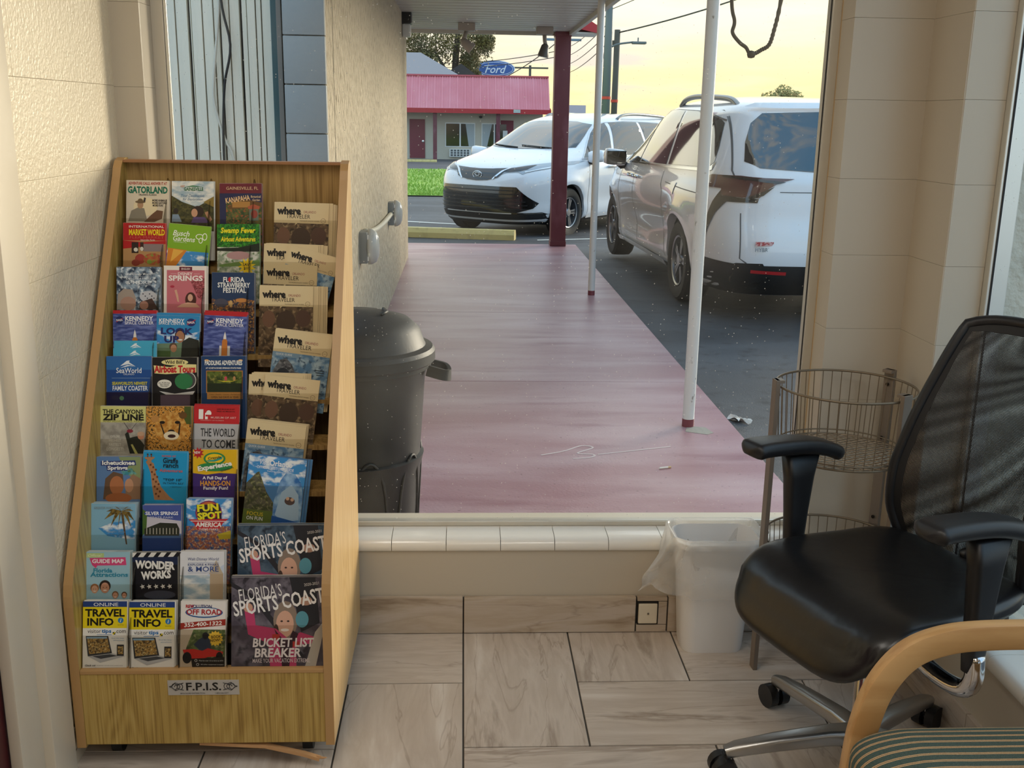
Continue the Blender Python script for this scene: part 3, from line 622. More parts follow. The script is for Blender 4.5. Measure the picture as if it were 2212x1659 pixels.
# trees
def leafmat(n, a, b): return mat(n, a, .7, var=(b, .8, (1, 1, 1), .4, .65))
def tree(name, label, base, trunk_h, trunk_r, blobs, nleaf, ls, m, seed, droop=0., branches=()):
    rr = random.Random(seed); x, y, z = base
    t = empty(name, base, label, 'tree')
    bark = mat('tree_bark', '4d4136', .9, bump=(8, .8, .05, (1, 1, .3)))
    tb = MB().tube(catmull([(x, y, z), (x+.1, y, z+trunk_h*.5), (x-.1, y, z+trunk_h), (x+.1, y, z+trunk_h*1.45)], 4), [trunk_r*(1-.05*i) for i in range(13)], 9)
    for (dx, dz, ex, ez) in branches: tb.tube(catmull([(x, y, z+dz), (x+ex*.5, y-.2, z+dz+(ez-dz)*.45), (x+ex, y-.4, z+ez)], 4), [trunk_r*.5*(1-.09*i) for i in range(9)], 7)
    tb.build('trunk', bark, t, smooth=True)
    lf = MB()
    for _ in range(nleaf):
        bx, by, bz, br = rr.choice(blobs)
        d = Vector((rr.gauss(0, 1), rr.gauss(0, 1), rr.gauss(0, 1))).normalized()*br*rr.random()**.4
        c = Vector((x+bx+d.x, y+by+d.y, z+bz+d.z*.8-droop*rr.random()**2*br))
        a = Vector((rr.gauss(0, 1), rr.gauss(0, 1), rr.gauss(0, 1)-droop)).normalized(); b = a.orthogonal().normalized()
        s = ls*rr.uniform(.6, 1.4)
        lf.v += [tuple(c-b*s*.35), tuple(c+a*s), tuple(c+b*s*.35), tuple(c-a*s*.7)]; n = len(lf.v); lf.f.append((n-4, n-3, n-2, n-1)); lf.m.append(0)
    lf.build('foliage', m, t, kind='stuff', fix=False)
    return t
tree('oak_tree', 'large mossy oak tree rising behind the motel wing', (-.5, 81, -1), 6.0, .46,
     [(a*1.1, b, c*1.08, d*1.1) for a, b, c, d in [(-2.6, 0, 7.0, 1.3), (-2.0, -1, 6.0, 1.0), (-1.4, 0, 7.4, 1.4), (0, 0, 8.0, 1.6), (1.3, 0, 7.5, 1.2), (1.9, -1, 7.4, .7), (-2.9, 0, 6.2, .7), (.9, -.5, 6.1, .75), (.55, -.6, 5.5, .55), (-1.9, 0, 5.5, .45), (1.2, 0, 5.1, .5), (-3.2, 0, 8, 1.3)]],
     16000, .12, leafmat('oak_leaves', '4c4a26', '7b6c30'), 5, 1.0, [(0, 4.6, -1.7, 7.2), (0, 4.9, 1.3, 7.3), (0, 3.6, -2.0, 5.0)])
tree('distant_tree', 'small distant tree showing above the roof of the nearer minivan', (27.6, 92, -1.2), 3.4, .25, [(-1.2, 0, 4.5, .8), (0, 0, 5.0, .9), (1.0, 0, 4.6, .8), (.2, 0, 4.2, 1.0)], 1500, .18, leafmat('distant_leaves', '8f8a4e', 'b3a65e'), 8)
# trees and houses on the open side of the lot, mirrored in the vans
for k, (x, y, s) in enumerate([(60, 62, 1.4), (44, 4, 1.7), (40, -8, 1.5), (30, -26, 1.5)]):
    tree('lot_tree', ['leafy tree across the side street, farthest forward', 'leafy tree across the side street beside the minivans', 'leafy tree across the side street level with the room', 'leafy tree across the side street behind the viewer'][k], (x, y, -1), 3*s, .3*s, [(0, 0, 5*s, 1.8*s), (1.4*s, 1, 4.4*s, 1.5*s), (-1.3*s, -1, 4.3*s, 1.5*s)], 900, .35*s, MATS['oak_leaves'], 20+k)

# utility poles and wires
creo = mat('weathered_pole_wood', '5a564c', .8); steel = mat('street_pole_steel', '6e7576', .5)
def tapes(parent, x, y, z, r): MB().tube([(x, y, z), (x, y, z+.1)], r+.012, 12).build('red_band', mat('red_reflective_band', 'd8452e', .5), parent)
p = empty('utility_pole', (5.31, 40, gz(40)), 'tall utility pole with street light arm', 'utility pole', 'utility poles')
MB().tube([(5.30, 40, gz(40)), (5.335, 40, 9.5)], [.175, .115], 12).build('shaft', steel, p, smooth=True); tapes(p, 5.305, 40, 2.15, .172)
MB().tube(catmull([(5.40, 40, 4.0), (5.7, 40, 4.12), (6.25, 40, 4.20)], 5), .035, 8).build('lamp_arm', steel, p, smooth=True)
MB().bbox((6.2, 39.85, 4.13), (6.72, 40.15, 4.22), .03).build('lamp_head', steel, p); MB().tube([(6.42, 40, 4.2), (6.42, 40, 4.36)], .025, 6).build('photocell', steel, p)
for z in (5.35, 5.6): MB().tube(catmull([(5.2, 39.75, z), (4.98, 39.7, z-.06), (4.95, 39.7, z+.12), (5.2, 39.75, z+.16)], 5), .035, 6).build('insulator', creo, p)
p2 = empty('utility_pole', (5.63, 40.5, gz(40)), 'shorter wooden utility pole in front of the sky', 'utility pole', 'utility poles')
MB().tube([(5.69, 40.5, gz(40)), (5.715, 40.5, 4.66)], [.125, .11], 12).build('shaft', creo, p2, smooth=True); tapes(p2, 5.70, 40.5, 2.05, .125)
MB().bbox((5.38, 40.44, 4.12), (5.72, 40.56, 4.28), .02).build('bracket', creo, p2)
p3 = empty('utility_pole', (9.3, 110, -1.2), 'far utility pole with crossarm behind the motel roof', 'utility pole', 'utility poles')
MB().tube([(6.75, 110, -1.2), (6.75, 110, 6.55)], .13, 8).build('shaft', creo, p3); MB().bbox((5.0, 109.9, 6.22), (8.6, 110.1, 6.38), .02).build('crossarm', creo, p3)
p4 = empty('utility_pole', (8.6, 75, -1), 'utility pole mostly hidden by the maroon post', 'utility pole', 'utility poles')
MB().tube([(6.9, 75, -1), (6.9, 75, 7.6)], .14, 8).build('shaft', creo, p4); MB().bbox((5.6, 74.9, 6.58), (8.1, 75.1, 6.74), .02).build('crossarm', mat('blue_grey_crossarm', '6f8794', .6), p4)
wirem = mat('line_wire', '4e4a44', .6)
def wire(a, b, sag, r, label):
    a, b = Vector(a), Vector(b); pts = [a.lerp(b, t)+Vector((0, 0, -4*sag*t*(1-t))) for t in [i/14 for i in range(15)]]
    MB().tube(pts, r, 5).build('power_line', wirem, label=label, cat='power line', group='power lines', smooth=True)
wire((5.72, 40.5, 4.55), (13, 33, 6.9), .25, .028, 'thick wire climbing right from the shorter pole')
wire((5.33, 40, 5.3), (9.5, 36, 7.2), .1, .014, 'lowest of the thin wires fanning right from the tall pole')
wire((5.33, 40, 5.6), (9.5, 36, 7.8), .1, .014, 'middle thin wire fanning right from the tall pole')
wire((5.33, 40, 5.95), (9.5, 36, 8.5), .1, .014, 'upper thin wire fanning right from the tall pole')
for q, dz in enumerate((0, .35, .7, 1.05)):
    wire((6.9, 75, 4.4+dz*1.6), (5.33, 40, 4.2+dz), .25, .018, ['lowest', 'second', 'third', 'highest'][q]+' wire of the bundle receding behind the maroon post')
wire((-2, 95, 5.9), (6.9, 75, 6.0), .25, .03, 'upper faint wire crossing the sky above the blue oval sign')
wire((-2, 96, 5.6), (6.9, 76, 5.65), .25, .03, 'lower faint wire crossing the sky above the blue oval sign')
wire((2.5, 90, 4.2), (6.9, 75, 6.9), .3, .035, 'dark wire rising from the motel ridge to the maroon post')
wire((5.55, 45, 3.3), (5.35, 40, 4.7), .3, .025, 'yellowish guy wire beside the farther white post')
# ================================================================== minivans
VW = mat('van_white_paint', 'e4e6ea', .22, spec=.5, coat=1.0)
VB = mat('van_black_plastic', '17181a', .45); VG = mat('van_glass', '0d1216', .03, spec=1.0, coat=1.0)
VGLOSS = mat('van_gloss_black', '0b0b0d', .12, spec=.6, coat=.6); VCH = mat('van_chrome', 'd0d4d8', .12, metal=1)
VRED = mat('tail_lamp_red', '4a1014', .12, spec=.6, coat=1.0); VLAMP = mat('head_lamp_lens', '9aa4ad', .08, spec=.8, coat=1.0); VGAP = mat('van_gap', '55585c', .6)
VTIRE = mat('van_tire', '1a1a1b', .75, bump=(60, .4, .004, (1, 1, 1))); VRIM = mat('van_alloy', '8d8f94', .28, metal=.85); VDRED = mat('reflector_red', 'b01c22', .3); VLED = mat('lamp_white_strip', 'eef2f4', .2)
ZF = [(.20, 2.44), (.28, 2.52), (.36, 2.565), (.50, 2.585), (.66, 2.585), (.78, 2.565), (.88, 2.52), (.95, 2.45), (1.01, 2.32), (1.06, 2.14), (1.11, 1.90), (1.155, 1.66), (1.20, 1.48), (1.30, 1.25), (1.42, .98), (1.53, .73), (1.60, .52), (1.66, .24), (1.695, -.05), (1.72, -.35), (1.735, -.6)]
ZR = [(.20, -2.40), (.28, -2.50), (.36, -2.56), (.50, -2.585), (.66, -2.575), (.80, -2.55), (.92, -2.545), (1.0, -2.54), (1.08, -2.535), (1.2, -2.49), (1.35, -2.42), (1.5, -2.34), (1.60, -2.30), (1.645, -2.25), (1.68, -2.0), (1.70, -1.7), (1.72, -1.2), (1.735, -.8)]
ZW = [(.20, .86), (.26, .92), (.36, .955), (.5, .97), (.65, .985), (.8, .993), (.92, .985), (1.0, .965), (1.06, .94), (1.12, .925), (1.25, .885), (1.4, .835), (1.52, .79), (1.6, .745), (1.65, .685), (1.685, .60), (1.71, .46), (1.726, .28), (1.735, .02)]
def van_pt(z, t):
    xf, xr, w = sinterp(z, ZF), sinterp(z, ZR), sinterp(z, ZW)
    xm, a = (xf+xr)/2, (xf-xr)/2
    c, s = math.cos(t), math.sin(t)
    n = 5.2 if z < 1.0 else 5.2-1.0*min(1, (z-1.0)/.3)
    nf = (4.8 if c > 0 else 6.5) if z < 1.16 else (n if c > 0 else 6.5)
    x = xm+a*math.copysign(abs(c)**(2/nf), c); y = w*math.copysign(abs(s)**(2/nf), s)
    if c > 0 and z < 1.16: x -= .10*(abs(y)/w)**2*max(0, min(1, (z-.2)/.3))
    if c < 0: x += .05*(abs(y)/max(w, .01))**2
    # hips, flares and scooped doors
    sg = 1 if y > 0 else -1
    if abs(y) > .6:
        d = .030*math.exp(-((x+1.45)/.62)**2-((z-.88)/.17)**2)
        d += .018*math.exp(-((x-1.63)/.55)**2-((z-.80)/.16)**2)
        d -= .045*math.exp(-((x-.1)/.85)**2-((z-.50)/.16)**2)
        for ax in (1.63, -1.43):
            rr = math.hypot(x-ax, z-.345); d += .022*math.exp(-((rr-.44)/.07)**2) if z > .22 else 0
        y += sg*d
    return (x, y, z)
zs = [.20, .215, .24, .27, .31, .36]+[.36+.03*i for i in range(1, 20)]
zs += [.95, .97, .985, 1.0, 1.015, 1.03, 1.045, 1.06, 1.075, 1.09, 1.11, 1.13]+[1.13+.03*i for i in range(1, 16)]+[1.60, 1.62, 1.64, 1.655, 1.67, 1.68, 1.69, 1.70, 1.71, 1.718, 1.725, 1.73, 1.735]
zs = sorted(set(round(z, 4) for z in zs))
NT = 144
vb = MB(); vb.grid(lambda u, v: van_pt(zs[round(v*(len(zs)-1))], 2*PI*u), NT, len(zs)-1, closed=True)
top0 = (len(zs)-1)*NT
vb.f.append(tuple(range(NT))[::-1]); vb.m.append(0); vb.f.append(tuple(top0+k for k in range(NT))); vb.m.append(0)
van = empty('minivan', (0, 0, 0), 'white minivan facing the camera beyond the walkway end', 'minivan', 'white minivans')
body = vb.build('body', VW, van, smooth=True)
BV = BVHTree.FromPolygons([Vector(v) for v in vb.v], vb.f)
# wheel arches cut out of the body
cut = MB()
for ax in (1.63, -1.43):
    for s in (-1, 1):
        cut.lathe([(.40, .62*s), (.40, 1.3*s)], 40, axis='y', M=Matrix.Translation((ax, 0, .345)))
        cut.box((ax-.40, min(.62*s, 1.3*s), -.1), (ax+.40, max(.62*s, 1.3*s), .345))
co = cut.build('cutter', VB)
co2 = None
bm_ = body.modifiers.new('b', 'BOOLEAN'); bm_.object = co; bm_.operation = 'DIFFERENCE'; bm_.solver = 'EXACT'; bm_.use_self = True
dgp = bpy.context.evaluated_depsgraph_get(); dgp.update()
nm = bpy.data.meshes.new_from_object(body.evaluated_get(dgp))
body.modifiers.clear(); old = body.data; body.data = nm; bpy.data.objects.remove(co)
body.data.name = 'minivan_body'
body.data.polygons.foreach_set('use_smooth', [True]*len(body.data.polygons)); body.data.set_sharp_from_angle(angle=math.radians(38))
dm = MB()
for ax in (1.63, -1.43):
    for s in (-1, 1):
        dm.lathe([(.396, .60*s), (.396, .93*s)], 30, axis='y', M=Matrix.Translation((ax, 0, .345)))
dm.f = [f for f in dm.f if len(f) == 4]; dm.m = [0]*len(dm.f)
dm.f = [f for f in dm.f if sum(dm.v[i][2] for i in f)/4 > .2]; dm.m = [0]*len(dm.f)
dm.build('wheel_well', VB, van, fix=False)
def ray_to(axis, p, s):
    a, b = p
    if axis == 'side': o, d = Vector((a, 3*s, b)), Vector((0, -s, 0))
    else: o, d = Vector((4*s, a, b)), Vector((-s, 0, 0))
    h = BV.ray_cast(o, d)
    if h[0] is None:
        q = Vector((a, .9*s, b)) if axis == 'side' else Vector((2.4*s, a, b)); h = BV.find_nearest(q)
    n = h[1]
    if n.dot(d) > 0: n = -n
    return h[0], n
def patch(name, poly, axis, s, m, off=.004, res=.05, parent=None, thick=.0):
    """surface piece following the body: outline in (x,z) for 'side', (y,z) for 'end'"""
    pts = []
    n = len(poly)
    for i in range(n):
        a, b = Vector(poly[i]), Vector(poly[(i+1) % n]); k = max(1, int((b-a).length/res))
        for j in range(k): pts.append(a.lerp(b, j/k))
    nb = len(pts); x0 = min(p.x for p in pts); x1 = max(p.x for p in pts); y0 = min(p.y for p in pts); y1 = max(p.y for p in pts)
    x = x0+res/2
    while x < x1:
        y = y0+res/2
        while y < y1: pts.append(Vector((x, y))); y += res
        x += res
    v, e, f, *_ = delaunay_2d_cdt(pts, [], [list(range(nb))], 1, 1e-5)
    mb = MB(); vs = []
    for q in v:
        h, nn = ray_to(axis, (q.x, q.y), s); vs.append(h+nn*off)
    mb.add(vs, [tuple(t) for t in f])
    return mb.build(name, m, parent or van, smooth=True)
def curve2(pts, n=5): return [(p.x, p.y) for p in catmull([(a, b, 0) for a, b in pts], n)]
for s in (1, -1):
    # side windows
    w = patch('window_pane', curve2([(1.18, 1.10), (.98, 1.24), (.70, 1.43), (.50, 1.54), (.28, 1.595)], 4)+[(.26, 1.585), (.31, 1.4), (.42, 1.10)], 'side', s, VG)
    patch('quarter_strip', [(1.0, 1.075), (1.03, 1.075), (.95, 1.24), (.92, 1.26)], 'side', s, VB, .007, parent=w)
    patch('window_pane', [(.34, 1.11), (.23, 1.40), (.18, 1.59), (-.20, 1.605), (-.62, 1.60), (-.68, 1.35), (-.72, 1.125)], 'side', s, VG)
    patch('window_pane', [(-.80, 1.13), (-.76, 1.35), (-.70, 1.60), (-1.30, 1.585), (-1.80, 1.545), (-1.96, 1.50), (-2.04, 1.32), (-2.06, 1.20), (-1.98, 1.16)], 'side', s, VG)
    patch('window_trim', [(1.24, 1.075), (1.24, 1.088), (.0, 1.105), (-.9, 1.118), (-1.98, 1.15), (-2.10, 1.21), (-2.06, 1.14), (-1.98, 1.125), (-.9, 1.10), (.0, 1.088)], 'side', s, VCH, .006, .04)
    patch('window_trim', curve2([(1.24, 1.07), (.98, 1.245), (.70, 1.445), (.50, 1.55), (.26, 1.60)], 4)+[(-.3, 1.625), (-1.3, 1.605), (-1.98, 1.525), (-1.98, 1.512), (-1.3, 1.593), (-.3, 1.613), (.26, 1.588), (.50, 1.538), (.70, 1.430), (.98, 1.23), (1.22, 1.07)], 'side', s, VCH, .006, .04)
    # door seams
    for poly in ([(.41, 1.06), (.419, 1.06), (.43, .8), (.36, .32), (.35, .32), (.42, .8)], [(1.10, 1.05), (1.11, 1.05), (1.17, .80), (1.13, .30), (1.12, .30), (1.16, .80)], [(-.72, 1.07), (-.711, 1.07), (-.80, .95), (-.90, .90), (-.93, .60), (-.94, .32), (-.949, .32), (-.94, .6), (-.91, .9), (-.81, .96)],
                 [(-.95, .985), (-2.0, .955), (-2.0, .948), (-.95, .978)]):
        patch('panel_seam', poly, 'side', s, VGAP, .002, .06)
    patch('fuel_door', [(-1.20, .90), (-1.20, 1.0), (-1.36, 1.0), (-1.36, .90)], 'side', s, VW, .006, .04) if s == 1 else None
    for hx in (.52, .28):
        h, nn = ray_to('side', (hx, .965), s)
        hd = MB().bbox((-.10, -.016, -.016), (.10, .022, .016), .012, M=Matrix.Translation(h+Vector((0, s*.02, 0)))).build('door_handle', VCH, van, smooth=True)
    # mirrors
    mr = MB().bbox((-.07, -.12, -.085), (.10, .12, .085), .05, M=Matrix.Translation((1.06, s*1.06, 1.12)) @ Matrix.Rotation(s*.12, 4, 'X')).build('side_mirror', VW, van, smooth=True)
    MB().bbox((-.012, -.105, -.07), (.004, .105, .07), .006, M=Matrix.Translation((.986, s*1.06, 1.12))).build('mirror_glass', VG, mr)
    MB().tube([(1.08, s*.93, 1.04), (1.06, s*.99, 1.03), (1.06, s*1.02, 1.06)], .035, 8).build('mirror_foot', VB, mr, smooth=True)
    # roof rail
    rp = catmull([(-.15, s*.668, 1.645), (-.32, s*.668, 1.70), (-.7, s*.668, 1.722), (-1.3, s*.668, 1.708), (-1.75, s*.662, 1.682), (-1.97, s*.655, 1.61)], 6)
    MB().tube(rp, [.024+.0*i for i in range(len(rp))], 10).build('roof_rail', mat('rail_grey', '84888a', .3, metal=.6), van, smooth=True)
    # rocker sill
    patch('rocker_strip', [(1.18, .255), (1.18, .30), (-.96, .30), (-.96, .255)], 'side', s, VW, .028, .06)
    patch('rocker_shadow', [(1.2, .205), (1.2, .252), (-.98, .252), (-.98, .205)], 'side', s, VB, .004, .06)
    # head lamps (front view, y outwards)
    q = s
    hl = patch('head_lamp', [(q*.34, 0.905), (q*.44, 0.960), (q*.60, 1.000), (q*.80, 1.040), (q*.92, 1.060), (q*.925, 1.015), (q*.84, 0.960), (q*.70, 0.915), (q*.66, 0.890), (q*.60, 0.915), (q*.45, 0.905), (q*.38, 0.885)], 'end', 1, VLAMP, .006, .03)
    patch('lamp_dark_inset', [(q*.38, 0.910), (q*.48, 0.960), (q*.64, 0.995), (q*.72, 1.010), (q*.68, 0.955), (q*.62, 0.930), (q*.48, 0.915)], 'end', 1, VGLOSS, .010, .03, parent=hl)
    patch('daylight_strip', [(q*.64, 0.893), (q*.70, 0.918), (q*.84, 0.965), (q*.90, 1.000), (q*.88, 1.003), (q*.83, 0.980), (q*.71, 0.933), (q*.66, 0.927), (q*.68, 0.915)], 'end', 1, VLED, .011, .02, parent=hl)
    patch('chrome_wing', [(q*.27, 0.810), (q*.33, 0.860), (q*.40, 0.925), (q*.50, 0.975), (q*.48, 0.983), (q*.36, 0.925), (q*.28, 0.845), (q*.255, 0.815)], 'end', 1, VCH, .014, .02)
    patch('lower_vent', [(q*.55, .275), (q*.56, .37), (q*.84, .375), (q*.91, .33), (q*.86, .28)], 'end', 1, VGLOSS, .006, .04)
    # tail lamps: end view and side view
    tl = patch('tail_lamp', [(q*.50, 1.065), (q*.70, 1.090), (q*.85, 1.100), (q*.86, 0.965), (q*.74, 0.955), (q*.62, 1.000), (q*.55, 1.035)], 'end', -1, VRED, .008, .03)
    patch('lamp_dark_edge', [(q*.44, 1.075), (q*.68, 1.102), (q*.84, 1.112), (q*.84, 1.095), (q*.68, 1.082), (q*.50, 1.062)], 'end', -1, VGLOSS, .012, .03, parent=tl)
    patch('lamp_dark_edge', [(q*.52, 1.045), (q*.62, 0.995), (q*.74, 0.948), (q*.86, 0.955), (q*.86, 0.935), (q*.72, 0.930), (q*.60, 0.975)], 'end', -1, VGLOSS, .012, .03, parent=tl)
    patch('tail_lamp', [(-2.02, 1.090), (-2.06, 1.015), (-2.30, 1.015), (-2.42, 0.960), (-2.50, 0.955), (-2.52, 1.100), (-2.40, 1.115), (-2.1, 1.110)], 'side', s, VRED, .008, .03)
    patch('lamp_dark_tail', [(-2.28, 1.0), (-2.42, .955), (-2.50, .95), (-2.50, .92), (-2.36, .92), (-2.27, .83), (-2.17, .68), (-2.08, .54), (-2.10, .64), (-2.16, .78), (-2.22, .91)], 'side', s, VGLOSS, .007, .03)
    patch('reflector', [(q*.40, .385), (q*.40, .41), (q*.66, .42), (q*.66, .395)], 'end', -1, VDRED, .010, .04)
    patch('bumper_corner', [(-2.20, .21), (-2.26, .32), (-2.36, .42), (-2.46, .465), (-2.55, .47), (-2.55, .21)], 'side', s, VB, .006, .04)
# windscreen, rear window, grille, bumpers
patch('windshield', [(-.74, 1.235), (-.45, 1.215), (0, 1.205), (.45, 1.215), (.74, 1.235), (.68, 1.40), (.61, 1.56), (.35, 1.60), (0, 1.61), (-.35, 1.60), (-.61, 1.56), (-.68, 1.40)], 'end', 1, VG, .006, .06)
for y0, y1 in ((.55, -.05), (-.08, -.6)):
    pts = [ray_to('end', (y0+(y1-y0)*t, 1.215+.03*t), 1)[0]+Vector((.012, 0, .012)) for t in [0, .25, .5, .75, 1]]; MB().tube(pts, .008, 6).build('wiper', VB, van)
patch('rear_window', [(-.72, 1.22), (-.70, 1.36), (-.65, 1.50), (-.57, 1.575), (0, 1.595), (.57, 1.575), (.65, 1.50), (.70, 1.36), (.72, 1.22), (.62, 1.175), (0, 1.14), (-.62, 1.175)], 'end', -1, VG, .006, .06)
patch('rear_bumper', [(-.93, .21), (-.93, .47), (-.72, .455), (0, .45), (.72, .455), (.93, .47), (.93, .21)], 'end', -1, VB, .007, .05)
for q in (1, -1):
    patch('tailgate_seam', [(q*.735, 1.60), (q*.745, 1.60), (q*.80, 1.15), (q*.76, 1.0), (q*.75, 1.0), (q*.79, 1.15)], 'end', -1, VGAP, .003, .05)
    patch('tailgate_seam', [(q*.745, .84), (q*.752, .84), (q*.745, .50), (q*.70, .465), (q*.69, .47), (q*.737, .50)], 'end', -1, VGAP, .003, .05)
patch('tailgate_crease', [(-.48, 1.0), (.48, 1.0), (.48, 1.006), (-.48, 1.006)], 'end', -1, VGAP, .003, .05)
patch('licence_recess', [(-.32, .60), (-.26, .80), (.26, .80), (.32, .60)], 'end', -1, VW, -.0, .05)
patch('rear_spoiler', [(-.66, 1.60), (-.60, 1.625), (0, 1.635), (.60, 1.625), (.66, 1.605), (.58, 1.60), (0, 1.612), (-.58, 1.60)], 'end', -1, VW, .035, .05)
patch('upper_grille', [(-.34, .84), (-.46, .965), (-.20, .95), (0, .945), (.20, .95), (.46, .965), (.34, .84), (.17, .80), (0, .79), (-.17, .80)], 'end', 1, VGLOSS, .010, .04)
lg = patch('lower_grille', [(-.62, .72), (0, .725), (.62, .72), (.82, .50), (.78, .43), (.62, .37), (0, .365), (-.62, .37), (-.78, .43), (-.82, .50)], 'end', 1, VGLOSS, .008, .05)
for k in range(6):
    z = .42+k*.05; hw = .74-max(0, (z-.50))*.85
    pts = [ray_to('end', (-hw+2*hw*t/12, z), 1)[0]+Vector((.016, 0, 0)) for t in range(13)]
    MB().sweep(pts, [(-.012, -.006), (.010, -.004), (.010, .004), (-.012, .008)]).build('grille_slat', VB, lg)
patch('bumper_lip_vent', [(-.86, .29), (-.86, .355), (.86, .355), (.86, .29), (.5, .275), (-.5, .275)], 'end', 1, VB, .008, .05)
patch('bumper_underside', [(-.85, .205), (-.85, .245), (.85, .245), (.85, .205)], 'end', 1, VB, .006, .06)
# emblem: three nested rings
h, nn = ray_to('end', (0, .868), 1)
em = MB()
def ring(cy, cz, ry, rz, r): em.tube([(h.x+.02, cy+ry*math.cos(2*PI*k/24), h.z+cz+rz*math.sin(2*PI*k/24)) for k in range(25)], r, 6)
ring(0, 0, .075, .05, .007); ring(0, .012, .045, .022, .005); ring(0, -.004, .02, .042, .005)
em.build('emblem', VCH, van, smooth=True)
h, nn = ray_to('end', (.6, .60), -1)
bd = MB(); put_text(bd, 'HYBRID', .03, .14, Matrix.Translation((h.x-.012, .58, .575)) @ Matrix(((0, 0, -1, 0), (-1, 0, 0, 0), (0, 1, 0, 0), (0, 0, 0, 1))), bold=.01)
bd.build('badge_lettering', VCH, van)
bd = MB().box((h.x-.014, .51, .605), (h.x-.008, .65, .635)); bd.build('bumper_sticker', mat('red_white_sticker', 'd8a9a6', .5, var=('b03a3a', 60, (1, 1, 1), .5, .55)), van)
# wheels
wt = MB().lathe([(.21, -.10), (.25, -.112), (.32, -.112), (.342, -.09), (.345, -.04), (.345, .04), (.342, .09), (.32, .112), (.25, .112), (.225, .10)], 44, axis='y', cap=False)
wr = MB().lathe([(.225, -.10), (.225, .09), (.215, .104), (.20, .098), (.19, .03), (.06, .02), (.055, .0)], 40, axis='y')
for k in range(5):
    a = 2*PI*k/5
    for da in (-.16, .16):
        M = Matrix.Rotation(a+da, 4, 'Y')
        wr.prism([(.03, -.016), (.205, -.024), (.205, .024), (.03, .016)], 'y', .055, .085, M=M @ Matrix.Rotation(-da*.5, 4, 'Y'))
wr.lathe([(.001, .10), (.05, .098), (.06, .085), (.06, .03)], 20, axis='y')
mt_ = wt.build('wheel', VTIRE, van, smooth=40); mrim = wr.build('rim', VRIM, van, smooth=40)
TD, RD = mt_.data, mrim.data
for o in (mt_, mrim): bpy.data.objects.remove(o)
dk = MB().lathe([(.001, .035), (.19, .035), (.19, .02), (.001, .02)], 30, axis='y').build('brake', VB, van); DD = dk.data; bpy.data.objects.remove(dk)
for ax in (1.63, -1.43):
    for s in (1, -1):
        w = link('wheel', TD, van); w.location = (ax, s*.852, .345); w.rotation_euler = (0, .4*ax, 0 if s == 1 else PI)
        for nme, d in (('rim', RD), ('brake_disc', DD)):
            r = bpy.data.objects.new(nme, d); COL.objects.link(r); r.parent = w
van.location = (0, 0, 0)
def set_van(v, fl, rl, z, label):
    """place by left front and left rear tire contact"""
    fl, rl = Vector(fl), Vector(rl); d = (fl-rl).normalized(); ang = math.atan2(d.y, d.x); left = Vector((-d.y, d.x))
    c = rl+d*1.43-left*.90
    v.matrix_basis = Matrix.Translation((c.x, c.y, z)) @ Matrix.Rotation(ang, 4, 'Z'); v['label'] = label
van2 = copy_tree(van)
set_van(van2, (1.765, 11.94), (1.905, 8.88), -.06, 'white minivan parked tail towards the window, beside the walkway')
fl = Vector((1.47, 14.95)); rr_ = Vector((-.02, 15.95)); d = (fl-rr_).normalized(); back_ = Vector((-d.y, d.x))
set_van(van, fl, fl+Vector((.61, .792))*3.06, -.195, 'white minivan parked nose towards the camera beyond the walkway end')
# ================================================================== brochure rack
def oak(name, base, dark, light, ax='z'):
    if name in MATS: return MATS[name]
    m = mat(name, base, .38, spec=.4); t = m.node_tree; b = t.nodes['Principled BSDF']
    co = t.nodes.new('ShaderNodeTexCoord'); mp = t.nodes.new('ShaderNodeMapping'); t.links.new(co.outputs['Object'], mp.inputs[0])
    mp.inputs['Scale'].default_value = (7, 7, .9)
    n1 = t.nodes.new('ShaderNodeTexNoise'); n1.inputs['Scale'].default_value = 1.1; n1.inputs['Detail'].default_value = 2; t.links.new(mp.outputs[0], n1.inputs['Vector'])
    mu = t.nodes.new('ShaderNodeMath'); mu.operation = 'MULTIPLY'; mu.inputs[1].default_value = 95; t.links.new(n1.outputs['Fac'], mu.inputs[0])
    sn = t.nodes.new('ShaderNodeMath'); sn.operation = 'SINE'; t.links.new(mu.outputs[0], sn.inputs[0])
    mp2 = t.nodes.new('ShaderNodeMapping'); mp2.inputs['Scale'].default_value = (260, 260, 5); t.links.new(co.outputs['Object'], mp2.inputs[0])
    n2 = t.nodes.new('ShaderNodeTexNoise'); n2.inputs['Scale'].default_value = 1; n2.inputs['Detail'].default_value = 3; t.links.new(mp2.outputs[0], n2.inputs['Vector'])
    ad = t.nodes.new('ShaderNodeMath'); ad.operation = 'MULTIPLY_ADD'; ad.inputs[1].default_value = .085; t.links.new(sn.outputs[0], ad.inputs[0]); t.links.new(n2.outputs['Fac'], ad.inputs[2])
    cr = t.nodes.new('ShaderNodeValToRGB'); t.links.new(ad.outputs[0], cr.inputs[0]); ramp(cr, [(.28, light), (.5, base), (.72, dark)])
    t.links.new(cr.outputs[0], b.inputs['Base Color']); return m
oakm = oak('golden_oak_laminate', 'b3954f', '92743a', 'c2a664'); oakb = oak('oak_back_laminate', 'a58550', '86683a', 'b3935c'); edgem = mat('tan_edge_band', 'b58e5c', .4); maple = oak('pale_maple_laminate', 'd3af78', 'c09a60', 'dcbc8a')
RX0, RX1 = -.872, -.290
rack = empty('brochure_rack', (-.58, 2.45, 0), 'oak laminate brochure rack full of travel leaflets against the left wall', 'brochure rack')
prof = [(2.128, .052), (2.128, .40)]+[(2.128+.024*t*t, .40+.075*t) for t in (.33, .66, 1)]+[(2.152+(2.672-2.152)*t, .475+(1.30-.475)*t) for t in (.25, .5, .75, 1)]+[(2.684, 1.322), (2.70, 1.338), (2.725, 1.345), (2.745, 1.345), (2.745, .052)]
